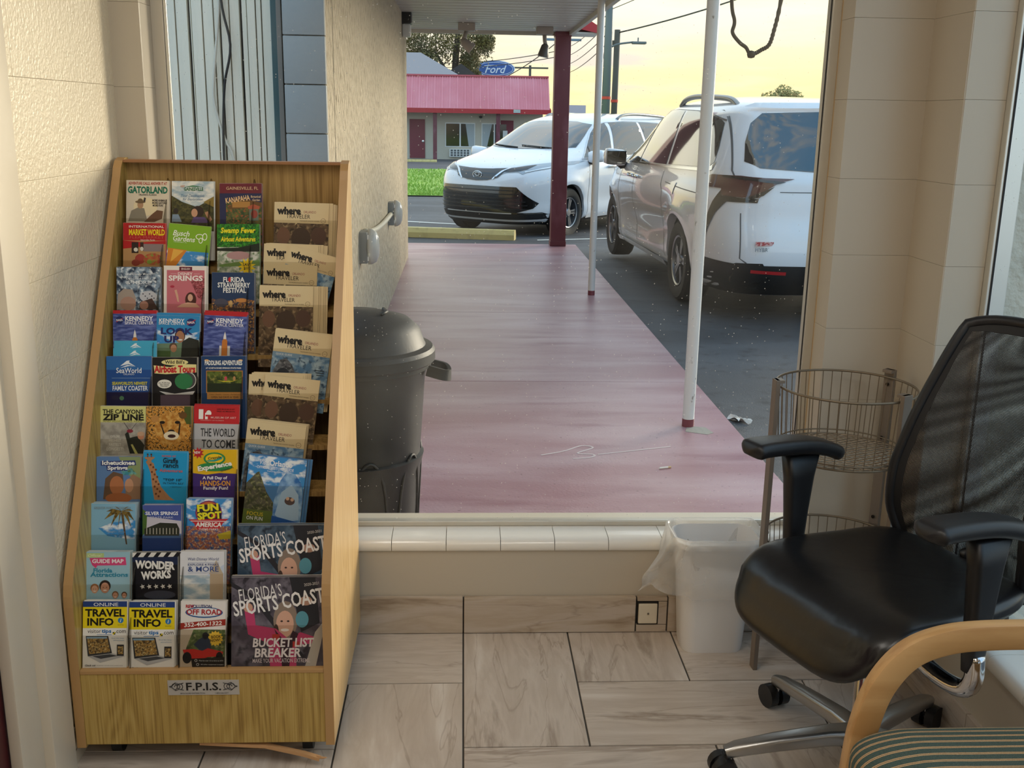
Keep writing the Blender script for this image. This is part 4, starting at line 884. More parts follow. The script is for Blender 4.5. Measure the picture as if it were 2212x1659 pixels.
for x0, x1, nme in ((RX0, RX0+.020, 'side_panel'), (RX1-.020, RX1, 'side_panel')):
    sp_ = MB().prism([(p[0]+.0025, p[1]) for p in prof[:-2]]+prof[-2:], 'x', x0, x1).build(nme, maple if x1 == RX1 else oakm, rack)
    eb = MB(); n = len(prof)-2
    for i in range(n):
        for xx in (x0, x1): eb.v.append((xx, prof[i][0], prof[i][1]))
    for i in range(n):
        for xx in (x0, x1): eb.v.append((xx, prof[i][0]+.002, prof[i][1]))
    for i in range(n-1):
        a = 2*i; c = 2*n+2*i; eb.f += [(a, a+1, a+3, a+2), (c, c+2, c+3, c+1), (a, a+2, c+2, c), (a+1, c+1, c+3, a+3)]; eb.m += [0]*4
    eb.build('edge_band', edgem, sp_)
XI0, XI1 = RX0+.020, RX1-.020
MB().box((XI0, 2.730, .06), (XI1, 2.745, 1.337)).build('back_panel', oakb, rack)
MB().bbox((XI0, 2.131, .058), (XI1, 2.145, .236), .0015).build('kick_panel', oakm, rack)
MB().bbox((XI0, 2.129, .236), (XI1, 2.152, .246), .002).build('ledge', edgem, rack)
MB().bbox((XI0, 2.70, 1.334), (XI1, 2.742, 1.341), .001).build('top_strip', mat('thin_brown_strip', '9a6b44', .5), rack)
MB().box((XI0, 2.16, .06), (XI1, 2.73, .075)).build('bottom_panel', oakb, rack)
for x in (RX0+.07, RX1-.07):
    for y in (2.20, 2.68):
        c = MB().tube([(x-.012, y, .025), (x+.012, y, .025)], .025, 16).build('caster', mat('black_rubber', '151515', .6), rack, smooth=40)
        MB().bbox((x-.016, y-.012, .03), (x+.016, y+.012, .062), .003).build('bracket', mat('dull_steel', '8a857c', .4, 1), c)
strip = MB().sweep([(-.60, 2.145, .052), (-.45, 2.138, .046), (-.36, 2.130, .028), (-.325, 2.126, .018)], [(-.006, -.004), (.006, -.004), (.006, .004), (-.006, .004)])
strip.tube([(-.333, 2.128, .021), (-.318, 2.120, .024), (-.308, 2.118, .026)], [.004, .003, .001], 5)
strip.build('loose_strip', mat('bare_pine', 'c79a6b', .6), rack)
# sticker on the kick panel
stk = MB().bbox((-.660, 2.1295, .183), (-.501, 2.1312, .220), .0004).build('maker_plate', mat('silver_label', 'bdb9b2', .35, metal=.2), rack)
sl = MB(); MX = Matrix.Rotation(PI/2, 4, 'X')
def stxt(tx, cx, cz, h, w, bold=.0): put_text(sl, tx, h, w, Matrix.Translation((cx, 2.1290, cz)) @ MX, bold=bold)
stxt('F.P.I.S.', -.5800, .2045, .020, .078, .022); stxt('BROCHURE DISTRIBUTION', -.605, .1875, .0035, .055); stxt('1-800-246-3377', -.54, .1875, .0035, .03)
for s in (-1, 1):
    cx = -.5805+s*.058
    for q in range(3):
        sl.tube([(cx+s*(.006*q-.006+.006*math.cos(a)), 2.1290, .2045+.005*math.sin(a)*(1 if q % 2 else 1.5)) for a in [k*PI/8 for k in range(13)]], .0008, 4)
    for zz in (-1, 1): sl.tube([(cx-s*.014, 2.129, .2045+zz*.009), (cx-s*.004, 2.129, .2045+zz*.006), (cx+s*.004, 2.129, .2045+zz*.010), (cx+s*.012, 2.129, .2045+zz*.002), (cx+s*.018, 2.129, .2045)], .0009, 4)
sl.build('lettering', mat('black_ink', '16130f', .5), stk)

TAU = math.radians(14); UPV = Vector((0, math.sin(TAU), math.cos(TAU))); NRM = Vector((0, -math.cos(TAU), math.sin(TAU)))
def row_anchor(r): return Vector((0, 2.145+.0556*r, .24+.098*r))
CAMP = Vector((0, 0, 1.46)); CMX = Matrix((CX_, CY_, CZ_)).transposed()
def onto_row(u, v, r, off=0.):
    d = CMX @ Vector(((u-1106)/2245, -(v-829.5)/2245, -1)); p0 = row_anchor(r)+NRM*off
    return CAMP+d*((p0-CAMP).dot(NRM)/d.dot(NRM))
# wooden pocket floors and backs, acrylic lips and dividers
acry = glass_mat('clear_acrylic', (.93, .92, .90), .10, .05)
XC = [XI0, -.7425, -.6345, -.527, XI1]
for r in range(10):
    b0 = row_anchor(r)-UPV*.045
    if r:
        MB().add([(XI0, b0.y-.006, b0.z), (XI1, b0.y-.006, b0.z), (XI1, b0.y+.05, b0.z+.010), (XI0, b0.y+.05, b0.z+.010), (XI0, b0.y-.006, b0.z-.012), (XI1, b0.y-.006, b0.z-.012), (XI1, b0.y+.05, b0.z-.002), (XI0, b0.y+.05, b0.z-.002)],
             [(0, 1, 2, 3), (7, 6, 5, 4), (0, 4, 5, 1), (1, 5, 6, 2), (2, 6, 7, 3), (3, 7, 4, 0)]).build('pocket_shelf', oakb, rack)
    for a, b, nme in ((XI0+.001, XC[3]-.002, 'acrylic_lip'), (XC[3]+.002, XI1-.001, 'acrylic_lip')):
        if r == 2 and a > -.6: continue
        p = row_anchor(r)+NRM*.0065-UPV*(.04 if r else -.004); q = row_anchor(r)+NRM*.0075+UPV*.078
        if a > -.6 and r == 0: q = row_anchor(r)+NRM*.0075+UPV*.098
        MB().add([(a, p.y, p.z), (b, p.y, p.z), (b, q.y, q.z), (a, q.y, q.z), (a, p.y+.002, p.z), (b, p.y+.002, p.z), (b, q.y+.002, q.z), (a, q.y+.002, q.z)],
             [(0, 1, 2, 3), (7, 6, 5, 4), (3, 2, 6, 7), (0, 4, 5, 1), (0, 3, 7, 4), (1, 5, 6, 2)]).build(nme, acry, rack)
acry2 = glass_mat('smoky_acrylic_divider', (.60, .59, .57), .30, .08)
for x in XC[1:4]:
    poly = []
    for r in range(10):
        p = row_anchor(r)+NRM*(.024 if r else .008); q = row_anchor(r)+NRM*.024+UPV*.080; e = row_anchor(r)+UPV*.118+NRM*.004
        poly += [(p.y, p.z), (q.y, q.z), (e.y, e.z)]
    e = row_anchor(9)+UPV*.172-NRM*.0; poly += [(e.y+.002, e.z), (e.y+.012, e.z+.008), (e.y+.024, e.z)]
    for r in range(9, -1, -1):
        p = row_anchor(r)+UPV*.10-NRM*.035; poly.append((min(p.y, 2.728), p.z))
    p = row_anchor(0)-NRM*.03; poly.append((p.y, p.z))
    MB().prism(poly, 'x', x-.0012, x+.0012).build('acrylic_divider', acry2, rack)

# ------------------------------------------------------------------ leaflets
paper = mat('page_edges', 'd9d4c8', .7, var=('9c968a', 400, (.05, .05, 6), .5, .62)); paper_t = mat('tan_page_edges', 'c2b294', .7)
def pic(name, c1, c2, c3=None, sc=60, st=(1, 1, 1), lo=.42, hi=.62):
    v = [(c2, sc, st, lo, hi)]
    if c3: v.append((c3, sc*1.9, st, .52, .66))
    return mat('picture_'+name, c1, .4, spec=.35, var=v)
P_ = dict(
    forest=pic('forest', '2c3a18', '5f6f2c', '8f8a48'), lake=pic('lake', '3b3a1c', '5d5a30', '2a2c18', 90), sky=pic('sky', '9fb6c4', 'e6e6e0', None, 28, (1, 2, 1)), bsky=pic('bsky', '3e8fd0', 'e8f0f6', None, 30, (1, 1.6, 1), .5, .62),
    frost=pic('frost', '26364e', '93a9bf', 'dfe6ec', 55), skin=pic('skin', 'c9a184', '8d6a52', None, 70), rose=pic('rose', 'a04a52', '6e2430', 'c98088', 150), food=pic('food', 'b56a3a', 'a23a30', '79963c', 70),
    gator=pic('gator', '1c5c1e', '3f9a2a', '0c2c10', 130), swamp=pic('swamp', '8f9a86', 'd8d8cc', '5a7a4a', 60), garden=pic('garden', '33492a', '6a6a34', 'a05a34', 80), lights=pic('lights', '22324c', '8a5a30', 'd8a458', 120),
    dusk=pic('dusk', '39488a', '6a79b8', None, 40, (1, 4, 1)), leopard=pic('leopard', 'c98a34', '3a2410', 'e6c076', 190, (1, 1, 1), .52, .56), fur=pic('fur', 'b5772c', 'd9a95a', None, 100), crowd=pic('crowd', 'a8623e', '3a5a8a', 'd8b48a', 110),
    blurpark=pic('blurpark', '6e5a44', '3c3026', 'a08a6a', 55), lagoon=pic('lagoon', '5b86ae', 'a9c4d8', '3c5a78', 50), mont=pic('mont', '5b5a4c', '3c4428', '8a8a5e', 70), slide=pic('slide', '2b6cb4', '9cc4e6', None, 26), gym=pic('gym', '4a4450', '6f6a76', '2c2a34', 24),
    gym2=pic('gym2', '34495c', '566a7c', '1f2c3a', 24), turq=pic('turq', '3d8ea0', '7fb0a0', '5a7a4a', 60), laptop=pic('laptop', 'b08a4a', '4a3a2a', 'd8c890', 200), gray=pic('gray', 'b4b0a6', '8f8b82', None, 40), palmleaf=pic('palmleaf', '8a7238', '4c4020', None, 160), stone=pic('stone', '6c7078', '3c4048', '90949a', 70),
    car=pic('car', '5a6a3c', '38402a', '8a8a60', 70), wood=pic('wood', '8a6a4a', 'a58460', None, 60))
def slug(s): return s
NB = 0
def leaflet(name, label, cat, r, tl, tr, L, base, items, n_back=3, thick=.0011, off=.003, group=None, jit=.0012, rise=0., pageM=None, back_items=None, gap=None, extra=(), blabel=None):
    """one leaflet standing in a pocket, with its further copies stacked behind it"""
    A, B = onto_row(*tl, r, off), onto_row(*tr, r, off); xv = (B-A); Wd = xv.length; xv.normalize()
    uv_ = NRM.cross(xv).normalized()
    M = Matrix((xv, uv_, NRM)).transposed().to_4x4(); M.translation = A
    m = pageM or paper
    def bodymesh():
        return MB().box((0, -L, -thick), (Wd, 0, 0)).add([(.0002, -.0002, .00004), (Wd-.0002, -.0002, .00004), (Wd-.0002, -L+.0002, .00004), (.0002, -L+.0002, .00004)], [(3, 2, 1, 0)], 1)
    root = bodymesh().build(name, [m, flat(base)], None, label=label, cat=cat, group=group, fix=False)
    root.matrix_basis = M
    mats = []; pm = MB(); tm = MB(); tmats = []
    def mi(lst, x):
        if x not in lst: lst.append(x)
        return lst.index(x)
    def gm_(c): return P_[c] if c in P_ else flat(c)
    z = .0001
    Lw = L/Wd
    def clipy(y): return min(y, Lw)
    for it in items:
        z += .00006; k = it[0]
        def T(x, y): return (x*Wd, -clipy(y)*Wd, z)
        if k == 'r':
            _, x0, y0, x1, y1, c = it; pm.add([T(x0, y0), T(x0, y1), T(x1, y1), T(x1, y0)], [(0, 1, 2, 3)], mi(mats, gm_(c)))
        elif k == 'p':
            pm.add([T(*q) for q in it[1]], [tuple(range(len(it[1])))], mi(mats, gm_(it[2])))
        elif k == 'e':
            _, cx, cy, rx, ry, c = it; pm.add([T(cx+rx*math.cos(a), cy+ry*math.sin(a)) for a in [2*PI*q/20 for q in range(20)]], [tuple(range(20))], mi(mats, gm_(c)))
        elif k == 's':   # star burst
            _, cx, cy, ro, ri, nn, c = it; pm.add([T(cx+(ro if q % 2 else ri)*math.cos(PI*q/nn), cy+(ro if q % 2 else ri)*math.sin(PI*q/nn)) for q in range(2*nn)], [tuple(range(2*nn))], mi(mats, gm_(c)))
        elif k == 't':
            _, s, cx, cy, h, w, c = it[:7]; bold = it[7] if len(it) > 7 else 0; sh = it[8] if len(it) > 8 else 0; rot = it[9] if len(it) > 9 else 0
            put_text(tm, s, h*Wd, w*Wd if w else None, Matrix.Translation((cx*Wd, -cy*Wd, z+.0002)) @ Matrix.Rotation(math.radians(rot), 4, 'Z'), mi(tmats, gm_(c)), bold, sh)
    if pm.f: local(pm.build('cover_picture', mats, None, fix=False), root)
    if tm.f: local(tm.build('lettering', tmats, None, fix=False), root)
    # copies behind
    g = gap or thick*1.35
    sg = group or 'copies behind: '+label[:60]
    rr = random.Random(hash(name) % 1000 if False else len(label)*7+int(tl[0]))
    bm_ = None
    for q in range(n_back):
        o = bpy.data.objects.new(name, root.data); COL.objects.link(o)
        o.matrix_basis = M @ Matrix.Translation((rr.uniform(-jit, jit*2), rise*(q > 0)+rr.uniform(-jit, jit), -(g*(q+1))))
        if extra and q < len(extra):
            dx, dy, rt = extra[q]; o.matrix_basis = M @ Matrix.Translation((dx, dy, -(g*(q+1)))) @ Matrix.Rotation(rt, 4, 'Z')
        tag(o, 'further copy behind the '+(blabel or ' '.join(label.split(' in ')[0].split(' at ')[0].split(' of ')[0].split()[:11])), cat, sg)
        if back_items:
            pm2 = MB(); ml = []; z = .0001
            for it in back_items:
                z += .00006
                if it[0] == 'r':
                    _, x0, y0, x1, y1, c = it; pm2.add([(x0*Wd, -y0*Wd, z), (x0*Wd, -y1*Wd, z), (x1*Wd, -y1*Wd, z), (x1*Wd, -y0*Wd, z)], [(0, 1, 2, 3)], mi(ml, gm_(c)))
                else:
                    pm2.add([(q_[0]*Wd, -q_[1]*Wd, z) for q_ in it[1]], [tuple(range(len(it[1])))], mi(ml, gm_(it[2])))
            local(pm2.build('cover_picture', ml, None, fix=False), o)
    return root
LB = 'leaflet'
BL = .198
def star(cx, cy, r, c): return ('s', cx, cy, r, r*.45, 5, c)
def face(cx, cy, r, skin='c99878', hair='4a3626'):
    return [('e', cx, cy-r*.25, r*1.05, r*1.1, hair), ('e', cx, cy+r*.1, r*.8, r, skin), ('e', cx-r*.3, cy, r*.1, r*.08, '3a2a22'), ('e', cx+r*.3, cy, r*.1, r*.08, '3a2a22'), ('e', cx, cy+r*.55, r*.35, r*.12, 'f0e4da')]
# row by row from the top, left column first
leaflet('travel_leaflet', 'cream leaflet with green title at the top left pocket', LB, 9, (273, 389), (365.6, 390.6), BL, 'd9cdb8', [
    ('t', 'ADVENTURE CALLS. ANSWER IT AT', .5, .07, .07, .9, 'a8382a', .03), ('t', 'GATORLAND', .5, .225, .17, .93, '0e6b52', .045), ('t', 'ORLANDO, FLORIDA', .5, .345, .05, .42, '3a3630', .02),
    ('e', .45, .62, .28, .22, 'e6d6b0'), ('p', [(.05, .97), (.12, .72), (.28, .64), (.42, .66), (.5, .97)], '8a8272'), ('e', .33, .58, .07, .09, 'b08a6a'), ('e', .33, .51, .12, .035, '6f5a40'), ('e', .33, .48, .06, .05, '6f5a40'), ('p', [(.42, .98), (.60, .80), (.72, .70), (.86, .72), (.84, .90), (.66, .98)], '6b4a34'), ('p', [(.42, .40), (.46, .42), (.44, .52), (.40, .48)], '2a2a30'),
    ('t', 'MORE ANIMALS!', .78, .47, .05, .34, '2a2622', .03), ('t', 'MORE GATORS!', .78, .53, .05, .34, '2a2622', .03), ('t', 'MORE FUN!', .74, .59, .05, .24, '2a2622', .03)], 3)
leaflet('travel_leaflet', 'leaflet with cloudy sky and woman paddling in the top pocket of the second column', LB, 9, (371, 391), (462, 392), BL, 'dfe2e0', [
    ('r', 0, 0, 1, .75, 'sky'), ('p', [(0, .35), (.25, .5), (.6, .62), (1, .38), (1, 1.2), (0, 1.2)], 'lake'), ('p', [(.75, .5), (1, .36), (1, .62)], '8a7434'),
    ('t', 'visit', .26, .12, .06, .1, 'c87a3a', .01, .3), ('p', [(.3, .135), (.5, .1), (.75, .135)], '2f7a4a'), ('t', 'GAINESVILLE', .52, .19, .085, .46, '2c6b3c', .03), ('t', 'Your Destination', .5, .345, .075, .55, '3d6f96', 0, .4), ('t', 'for Exploration', .5, .44, .075, .48, '3d6f96', 0, .4),
    ('e', .62, .73, .14, .14, '33241c'), ('e', .54, .76, .075, .10, 'c99a7a'), ('p', [(.46, 1.0), (.52, .86), (.78, .86), (.9, 1.0)], '5c4a7a'), ('p', [(.78, .75), (.86, .72), (.96, .92), (.9, .98)], 'b98a6a'), ('e', .1, .72, .06, .07, '2c2420'), ('p', [(0, .98), (.02, .80), (.16, .80), (.24, .98)], '7f93a8')], 3)
leaflet('travel_leaflet', 'maroon and navy garden leaflet in the top pocket of the third column', LB, 9, (474, 396), (565, 396), BL, '6b1f2c', [
    ('r', 0, .24, 1, 2, '25294e'), ('r', .15, .46, 1, 2, 'garden'), ('p', [(.17, .62), (.45, .40), (.70, .40), (.98, .46), (.98, .58), (.2, .62)], '6a4a24'), ('r', .3, .44, .72, .58, 'b08040'), ('p', [(.66, .56), (.80, .50), (.96, .56), (.92, .62), (.68, .62)], 'b0583c'), ('r', .70, .62, .92, .90, '6f7a6a'), ('e', .82, .74, .08, .1, 'a04a3c'),
    ('t', 'GAINESVILLE, FL', .54, .125, .085, .76, 'd8b890', .005), ('t', 'KANAPAHA', .43, .38, .13, .58, 'f0c890', .02, 0, 8), ('t', 'Botanical', .86, .32, .055, .23, 'e6c8a0', .01), ('t', 'Garden', .87, .40, .055, .18, 'e6c8a0', .01)], 3)
WHT = '2b2722'
def where(items, lines=True):
    return [('r', 0, 0, 1, .38, 'd9c69c'), ('t', 'where', .27, .155, .145, .44, '1e1b18', .06), ('t', 'ORLANDO', .65, .17, .045, .23, '8f3a44'), ('t', 'TRAVELER', .44, .255, .075, .44, '2b2722'), ('t', 'TRAVELERS KNOW WHERE', .65, .335, .02, .36, '6a5a44'),
            ('e', .90, .325, .046, .046, '6a5a44'), ('e', .90, .325, .040, .040, 'd9c69c'), ('t', 'GO', .90, .325, .02, .05, '6a5a44')]+items
PARK = [('r', 0, .38, 1, 2, 'blurpark'), ('p', [(.4, .36), (.45, .36), (.38, .42)], 'd9c69c'), ('e', .18, .62, .12, .16, '7a5a48'), ('e', .5, .66, .18, .2, '4a3a30'), ('e', .82, .6, .14, .16, '5a4238')]
LAGN = [('r', 0, .38, 1, 2, 'lagoon'), ('p', [(0, .38), (.5, .38), (.45, .46), (0, .46)], '7fa0bc'), ('t', 'QUICK GUIDE', .2, .42, .04, .28, 'e6ecf0', .01), ('p', [(.02, 1.2), (.04, .72), (.14, .52), (.25, .48), (.36, .58), (.42, .7), (.5, .7), (.52, 1.2)], 'stone'), ('e', .22, .85, .14, .2, '2c3440'), ('r', .08, .85, .36, 1.2, '2c3440'),
        ('r', .76, .62, .93, .635, '34424e'), ('r', .78, .66, .93, .675, '34424e'), ('r', .8, .70, .93, .715, '34424e')]
MAG = 'magazine'
leaflet('city_magazine', 'tan visitor magazine alone in the top pocket of the wide right column', MAG, 9, (593, 436), (711, 440), .19, 'd9c69c', where(PARK), 3, .002, .003, 'visitor magazines in the wide column', pageM=paper_t, extra=((.010, .001, 0), (.016, -.001, 0), (.020, -.002, 0)))
# second row
leaflet('travel_leaflet', 'red flea market leaflet with yellow title in the left column', LB, 8, (266, 481), (358, 482), BL, 'b3191e', [
    ('r', 0, .42, 1, 2, 'b48a5a'), ('p', [(0, .42), (.45, .46), (1, .42), (1, .50), (0, .62)], 'b3191e'), ('r', .2, .46, .36, .72, '2c1c18'), ('r', .40, .46, .48, .66, '3a1c18'), ('r', .48, .5, .95, .68, '8a7a7a'), ('e', .4, .86, .12, .12, 'a03a30'), ('e', .3, .95, .1, .08, '8f3a2c'), ('e', .7, .86, .22, .14, 'food'), ('e', .62, .93, .06, .05, '7f9a3c'), ('e', .3, .64, .05, .05, 'd8d4c8'), ('e', .44, .62, .04, .05, 'd8d4c8'),
    ('t', 'INTERNATIONAL', .55, .09, .055, .82, 'f0ece0', .01), ('t', 'MARKET WORLD', .56, .225, .15, .84, 'f2d820', .03), ('t', 'FLEA MARKET', .56, .345, .06, .8, 'c8564a', .0), ('t', 'Auburndale, Florida', .58, .41, .035, .34, 'f0e0d8', .01)], 3)
leaflet('travel_leaflet', 'lime green leaflet with white script in the second column', LB, 8, (365.6, 482), (455, 490), BL, '7fae26', [
    ('r', 0, .64, 1, 2, 'bsky'), ('p', [(.02, .60), (.48, .62), (.20, 1.1), (0, 1.1)], 'd8862c'), ('p', [(.15, .62), (.40, .64), (.1, .95)], 'e8b04a'), ('p', [(0, 0), (1, 0), (1, .64), (.5, .60), (0, .54)], '7fae26'),
    ('t', 'Busch', .31, .22, .13, .40, 'f2f6ea', .012, .25), ('t', 'Gardens', .39, .35, .13, .53, 'f2f6ea', .012, .25), ('t', 'TAMPA BAY, FL', .3, .44, .03, .32, 'e6f0d8'),
    ('e', .76, .27, .10, .07, 'f2f6ea'), ('e', .76, .27, .08, .052, '7fae26'), ('e', .88, .26, .06, .09, 'f2f6ea'), ('e', .88, .26, .042, .07, '7fae26'), ('e', .79, .36, .05, .07, 'f2f6ea'), ('e', .79, .36, .034, .052, '7fae26')], 3)
leaflet('travel_leaflet', 'green scaly airboat leaflet with yellow lettering in the third column', LB, 8, (468.6, 484), (560, 484), BL, '206a20', [
    ('r', 0, 0, 1, .6, 'gator'), ('r', 0, .55, 1, 2, 'swamp'), ('p', [(0, .58), (.5, .56), (1, .46), (1, .66), (.5, .66), (0, .64)], '1a2418'), ('e', .5, .75, .28, .1, 'b08a8a'), ('p', [(.05, .97), (.5, .90), (1, .86), (1, 1), (.05, 1.02)], '6a8a4a'), ('s', .70, 1.02, .22, .12, 11, 'f0d020'), ('t', 'SAVE', .70, .97, .07, .2, '2a2418', .02), ('t', '$10', .70, 1.06, .08, .16, '2a2418', .02),
    ('t', 'Swamp Fever', .5, .17, .17, .82, 'f0e228', .03, .15), ('t', 'Airboat Adventures', .5, .36, .12, .82, 'f0e228', .02, .15)], 3)
leaflet('city_magazine', 'upright tan visitor magazine half covered by the tilted one', MAG, 8, (570.6, 526), (688, 531), .19, 'd9c69c', where(LAGN), 3, .002, -.006, 'visitor magazines in the wide column', pageM=paper_t, extra=((.004, .002, 0), (.012, .003, 0), (.022, .002, 0)))
leaflet('city_magazine', 'tilted tan visitor magazine leaning clockwise in the wide column', MAG, 8, (627.6, 529), (734, 559), .18, 'd9c69c', where(LAGN), 1, .002, -.0005, 'visitor magazines in the wide column', pageM=paper_t, extra=((-.006, .001, 0),))
leaflet('city_magazine', 'tan visitor magazine in front of the tilted one', MAG, 8, (570, 569), (686, 574), .15, 'd9c69c', where(PARK), 0, .002, .004, 'visitor magazines in the wide column', pageM=paper_t)
# third row
leaflet('travel_leaflet', 'frosty blue leaflet with two heads in the left column', LB, 7, (251.6, 577), (346.6, 577), BL, '3a4a62', [
    ('r', 0, 0, 1, 2, 'frost'), ('p', [(0, .98), (.03, .62), (.16, .50), (.36, .52), (.44, .72), (.4, .98)], 'a89a90'), ('e', .26, .84, .18, .16, 'b08a7a'), ('e', .72, .68, .2, .13, 'c2c4cc'), ('p', [(.5, .98), (.55, .80), (.8, .72), (.95, .98)], '4a3430'), ('e', .62, .88, .1, .1, 'a87a6a'), *[('e', .6+.05*q, .62+.05*(q % 3), .015, .015, '33384a') for q in range(6)],
    ('t', 'Walt Disney World', .5, .17, .075, .60, 'eef2f6', .0, .2), ('t', 'EXPLORE 4 PARKS', .5, .265, .05, .56, 'e0e6ee', .005), ('t', '& MORE', .5, .355, .085, .54, 'e6ecf2', .005), ('r', .24, .215, .78, .22, 'c8d0dc'), ('r', .24, .415, .78, .42, 'c8d0dc')], 6)
leaflet('travel_leaflet', 'white edged pink leaflet with dark haired woman in the second column', LB, 7, (354, 574), (446.6, 575), BL, 'ece4dc', [
    ('r', .07, .10, .95, 2, 'c8707c'), ('p', [(.62, .35), (.95, .28), (.95, .85), (.8, .75)], 'rose'), ('r', .36, .02, .66, .12, '6a1c30'), ('t', 'ENGLISH', .51, .07, .045, .2, 'f0e6e0', .01), ('t', 'DISNEY', .50, .185, .065, .34, 'f6eeea', .015), ('t', 'SPRINGS', .51, .29, .13, .80, 'f6f0ec', .03), ('r', .16, .183, .30, .188, 'f0e4e0'), ('r', .70, .183, .84, .188, 'f0e4e0'),
    ('e', .63, .80, .13, .18, '4a241c'), ('e', .62, .75, .06, .085, 'd8a890'), ('p', [(.3, .98), (.42, .9), (.56, .86), (.75, .88), (.85, .98)], 'd8a890'), ('p', [(.25, .58), (.30, .56), (.34, .70), (.36, .86), (.32, .84), (.28, .68)], 'd8a890'), ('e', .2, .49, .05, .03, 'b03048')], 6)
leaflet('travel_leaflet', 'navy blue festival leaflet with a strawberry in the third column', LB, 7, (457.5, 588), (549.6, 589), BL, '223a5e', [
    ('r', 0, .60, 1, 2, 'lights'), ('p', [(0, .55), (1, .55), (1, .66), (.6, .62), (.3, .7), (0, .62)], '223a5e'), ('e', .22, .72, .16, .1, '4a4a5a'), ('e', .7, .66, .14, .05, 'c88a4a'), ('e', .45, .74, .04, .08, 'c8a46a'), ('r', .4, .84, .9, .9, '3a2a2a'),
    ('t', 'FL RIDA', .52, .17, .12, .50, 'eef0ee', .025), ('e', .425, .17, .04, .055, 'c8242a'), ('t', 'STRAWBERRY', .52, .30, .12, .76, 'eef0ee', .025), ('t', 'FESTIVAL', .54, .425, .12, .54, 'eef0ee', .025)], 5)
leaflet('city_magazine', 'thick stack of tan visitor magazines third from the top of the wide column', MAG, 7, (561, 617), (677, 620), .20, 'd9c69c', where(PARK), 6, .0025, .003, 'visitor magazines in the wide column', pageM=paper_t, extra=((.0, .002, 0), (.012, .002, 0), (.016, .001, 0), (.024, .003, 0), (.028, .002, 0), (.033, .003, 0)))
# fourth row: space centre
KSC = [('r', 0, 0, 1, .07, 'b8232c'), ('r', 0, .07, 1, 2, 'dusk'), ('e', .15, .22, .09, .09, '1c2c66'), ('t', 'NASA', .15, .22, .05, .15, 'f0f2f6', .02), ('p', [(.07, .26), (.24, .16), (.23, .18), (.08, .27)], 'c8343c'), ('t', 'KENNEDY', .60, .185, .11, .64, 'f2f4f8', .025), ('t', 'SPACE CENTER', .60, .285, .07, .66, 'eef0f6', .01), ('r', .08, .36, .95, .365, '8a94c4'),
       ('p', [(.50, .46), (.53, .62), (.56, .66), (.57, 1.1), (.43, 1.1), (.44, .66), (.47, .62)], 'c87a34'), ('p', [(.50, .44), (.53, .56), (.535, .62), (.465, .62), (.47, .56)], 'e8e6e2'), ('r', .57, .78, .63, 1.1, 'd8d8d8'), ('r', .38, .78, .43, 1.1, 'd8d8d8')]
bk = [('r', 0, 0, 1, .07, 'b8232c'), ('r', 0, .07, 1, .5, '39488a')]
leaflet('space_leaflet', 'blue rocket leaflet with red top edge in the left column', LB, 6, (244, 671), (338.4, 671), BL, '39488a', KSC, 5, group='rocket leaflets', back_items=bk, blabel='red edged rocket leaflet in the left column')
leaflet('space_leaflet', 'bright blue leaflet reading LOOK UP with a smiling man in the second column', LB, 6, (337.7, 681), (432, 683), BL, '2c8ac4', [
    ('r', 0, .5, 1, 2, '6f8a70'), ('p', [(0, .28), (.4, .36), (.75, .42), (1, .36), (1, .6), (0, .66)], 'bsky'), ('t', 'LOOK', .48, .36, .16, .74, '232a6a', .045), ('t', 'UP', .36, .55, .16, .34, '232a6a', .045), ('p', [(.58, .98), (.60, .60), (.76, .50), (.98, .56), (1, .98)], '2a2e2a'), ('e', .55, .47, .12, .15, '33241c'), ('e', .55, .49, .10, .14, 'a8785a'), ('e', .56, .56, .05, .018, 'f0e6de'), ('e', .40, .72, .09, .09, '5a4636'), ('e', .41, .76, .07, .09, 'b98a6c'), ('r', 0, .82, .34, 1.1, '4f6a3c'),
    ('t', 'KENNEDY', .36, .115, .085, .58, 'eef4fa', .02), ('t', 'SPACE CENTER', .36, .185, .055, .60, 'eef4fa', .01), ('e', .80, .15, .105, .09, '232a6a'), ('t', 'NASA', .80, .15, .055, .17, 'f0f2f6', .02), ('p', [(.70, .20), (.92, .07), (.9, .1), (.72, .21)], 'c8343c')], 4, rise=.006)
leaflet('space_leaflet', 'blue rocket leaflet with red top edge in the third column', LB, 6, (441.8, 674), (534, 678), BL, '39488a', KSC, 5, group='rocket leaflets', back_items=bk, rise=.004, blabel='red edged rocket leaflet in the third column')
leaflet('city_magazine', 'tan and sky blue visitor magazine with stone arch in the wide column', MAG, 6, (595.4, 711), (719, 727), .19, 'd9c69c', where(LAGN), 4, .0025, .003, 'visitor magazines in the wide column', pageM=paper_t, extra=((.0, .003, 0), (.003, .004, 0), (.006, .004, .01), (.008, .004, 0)))
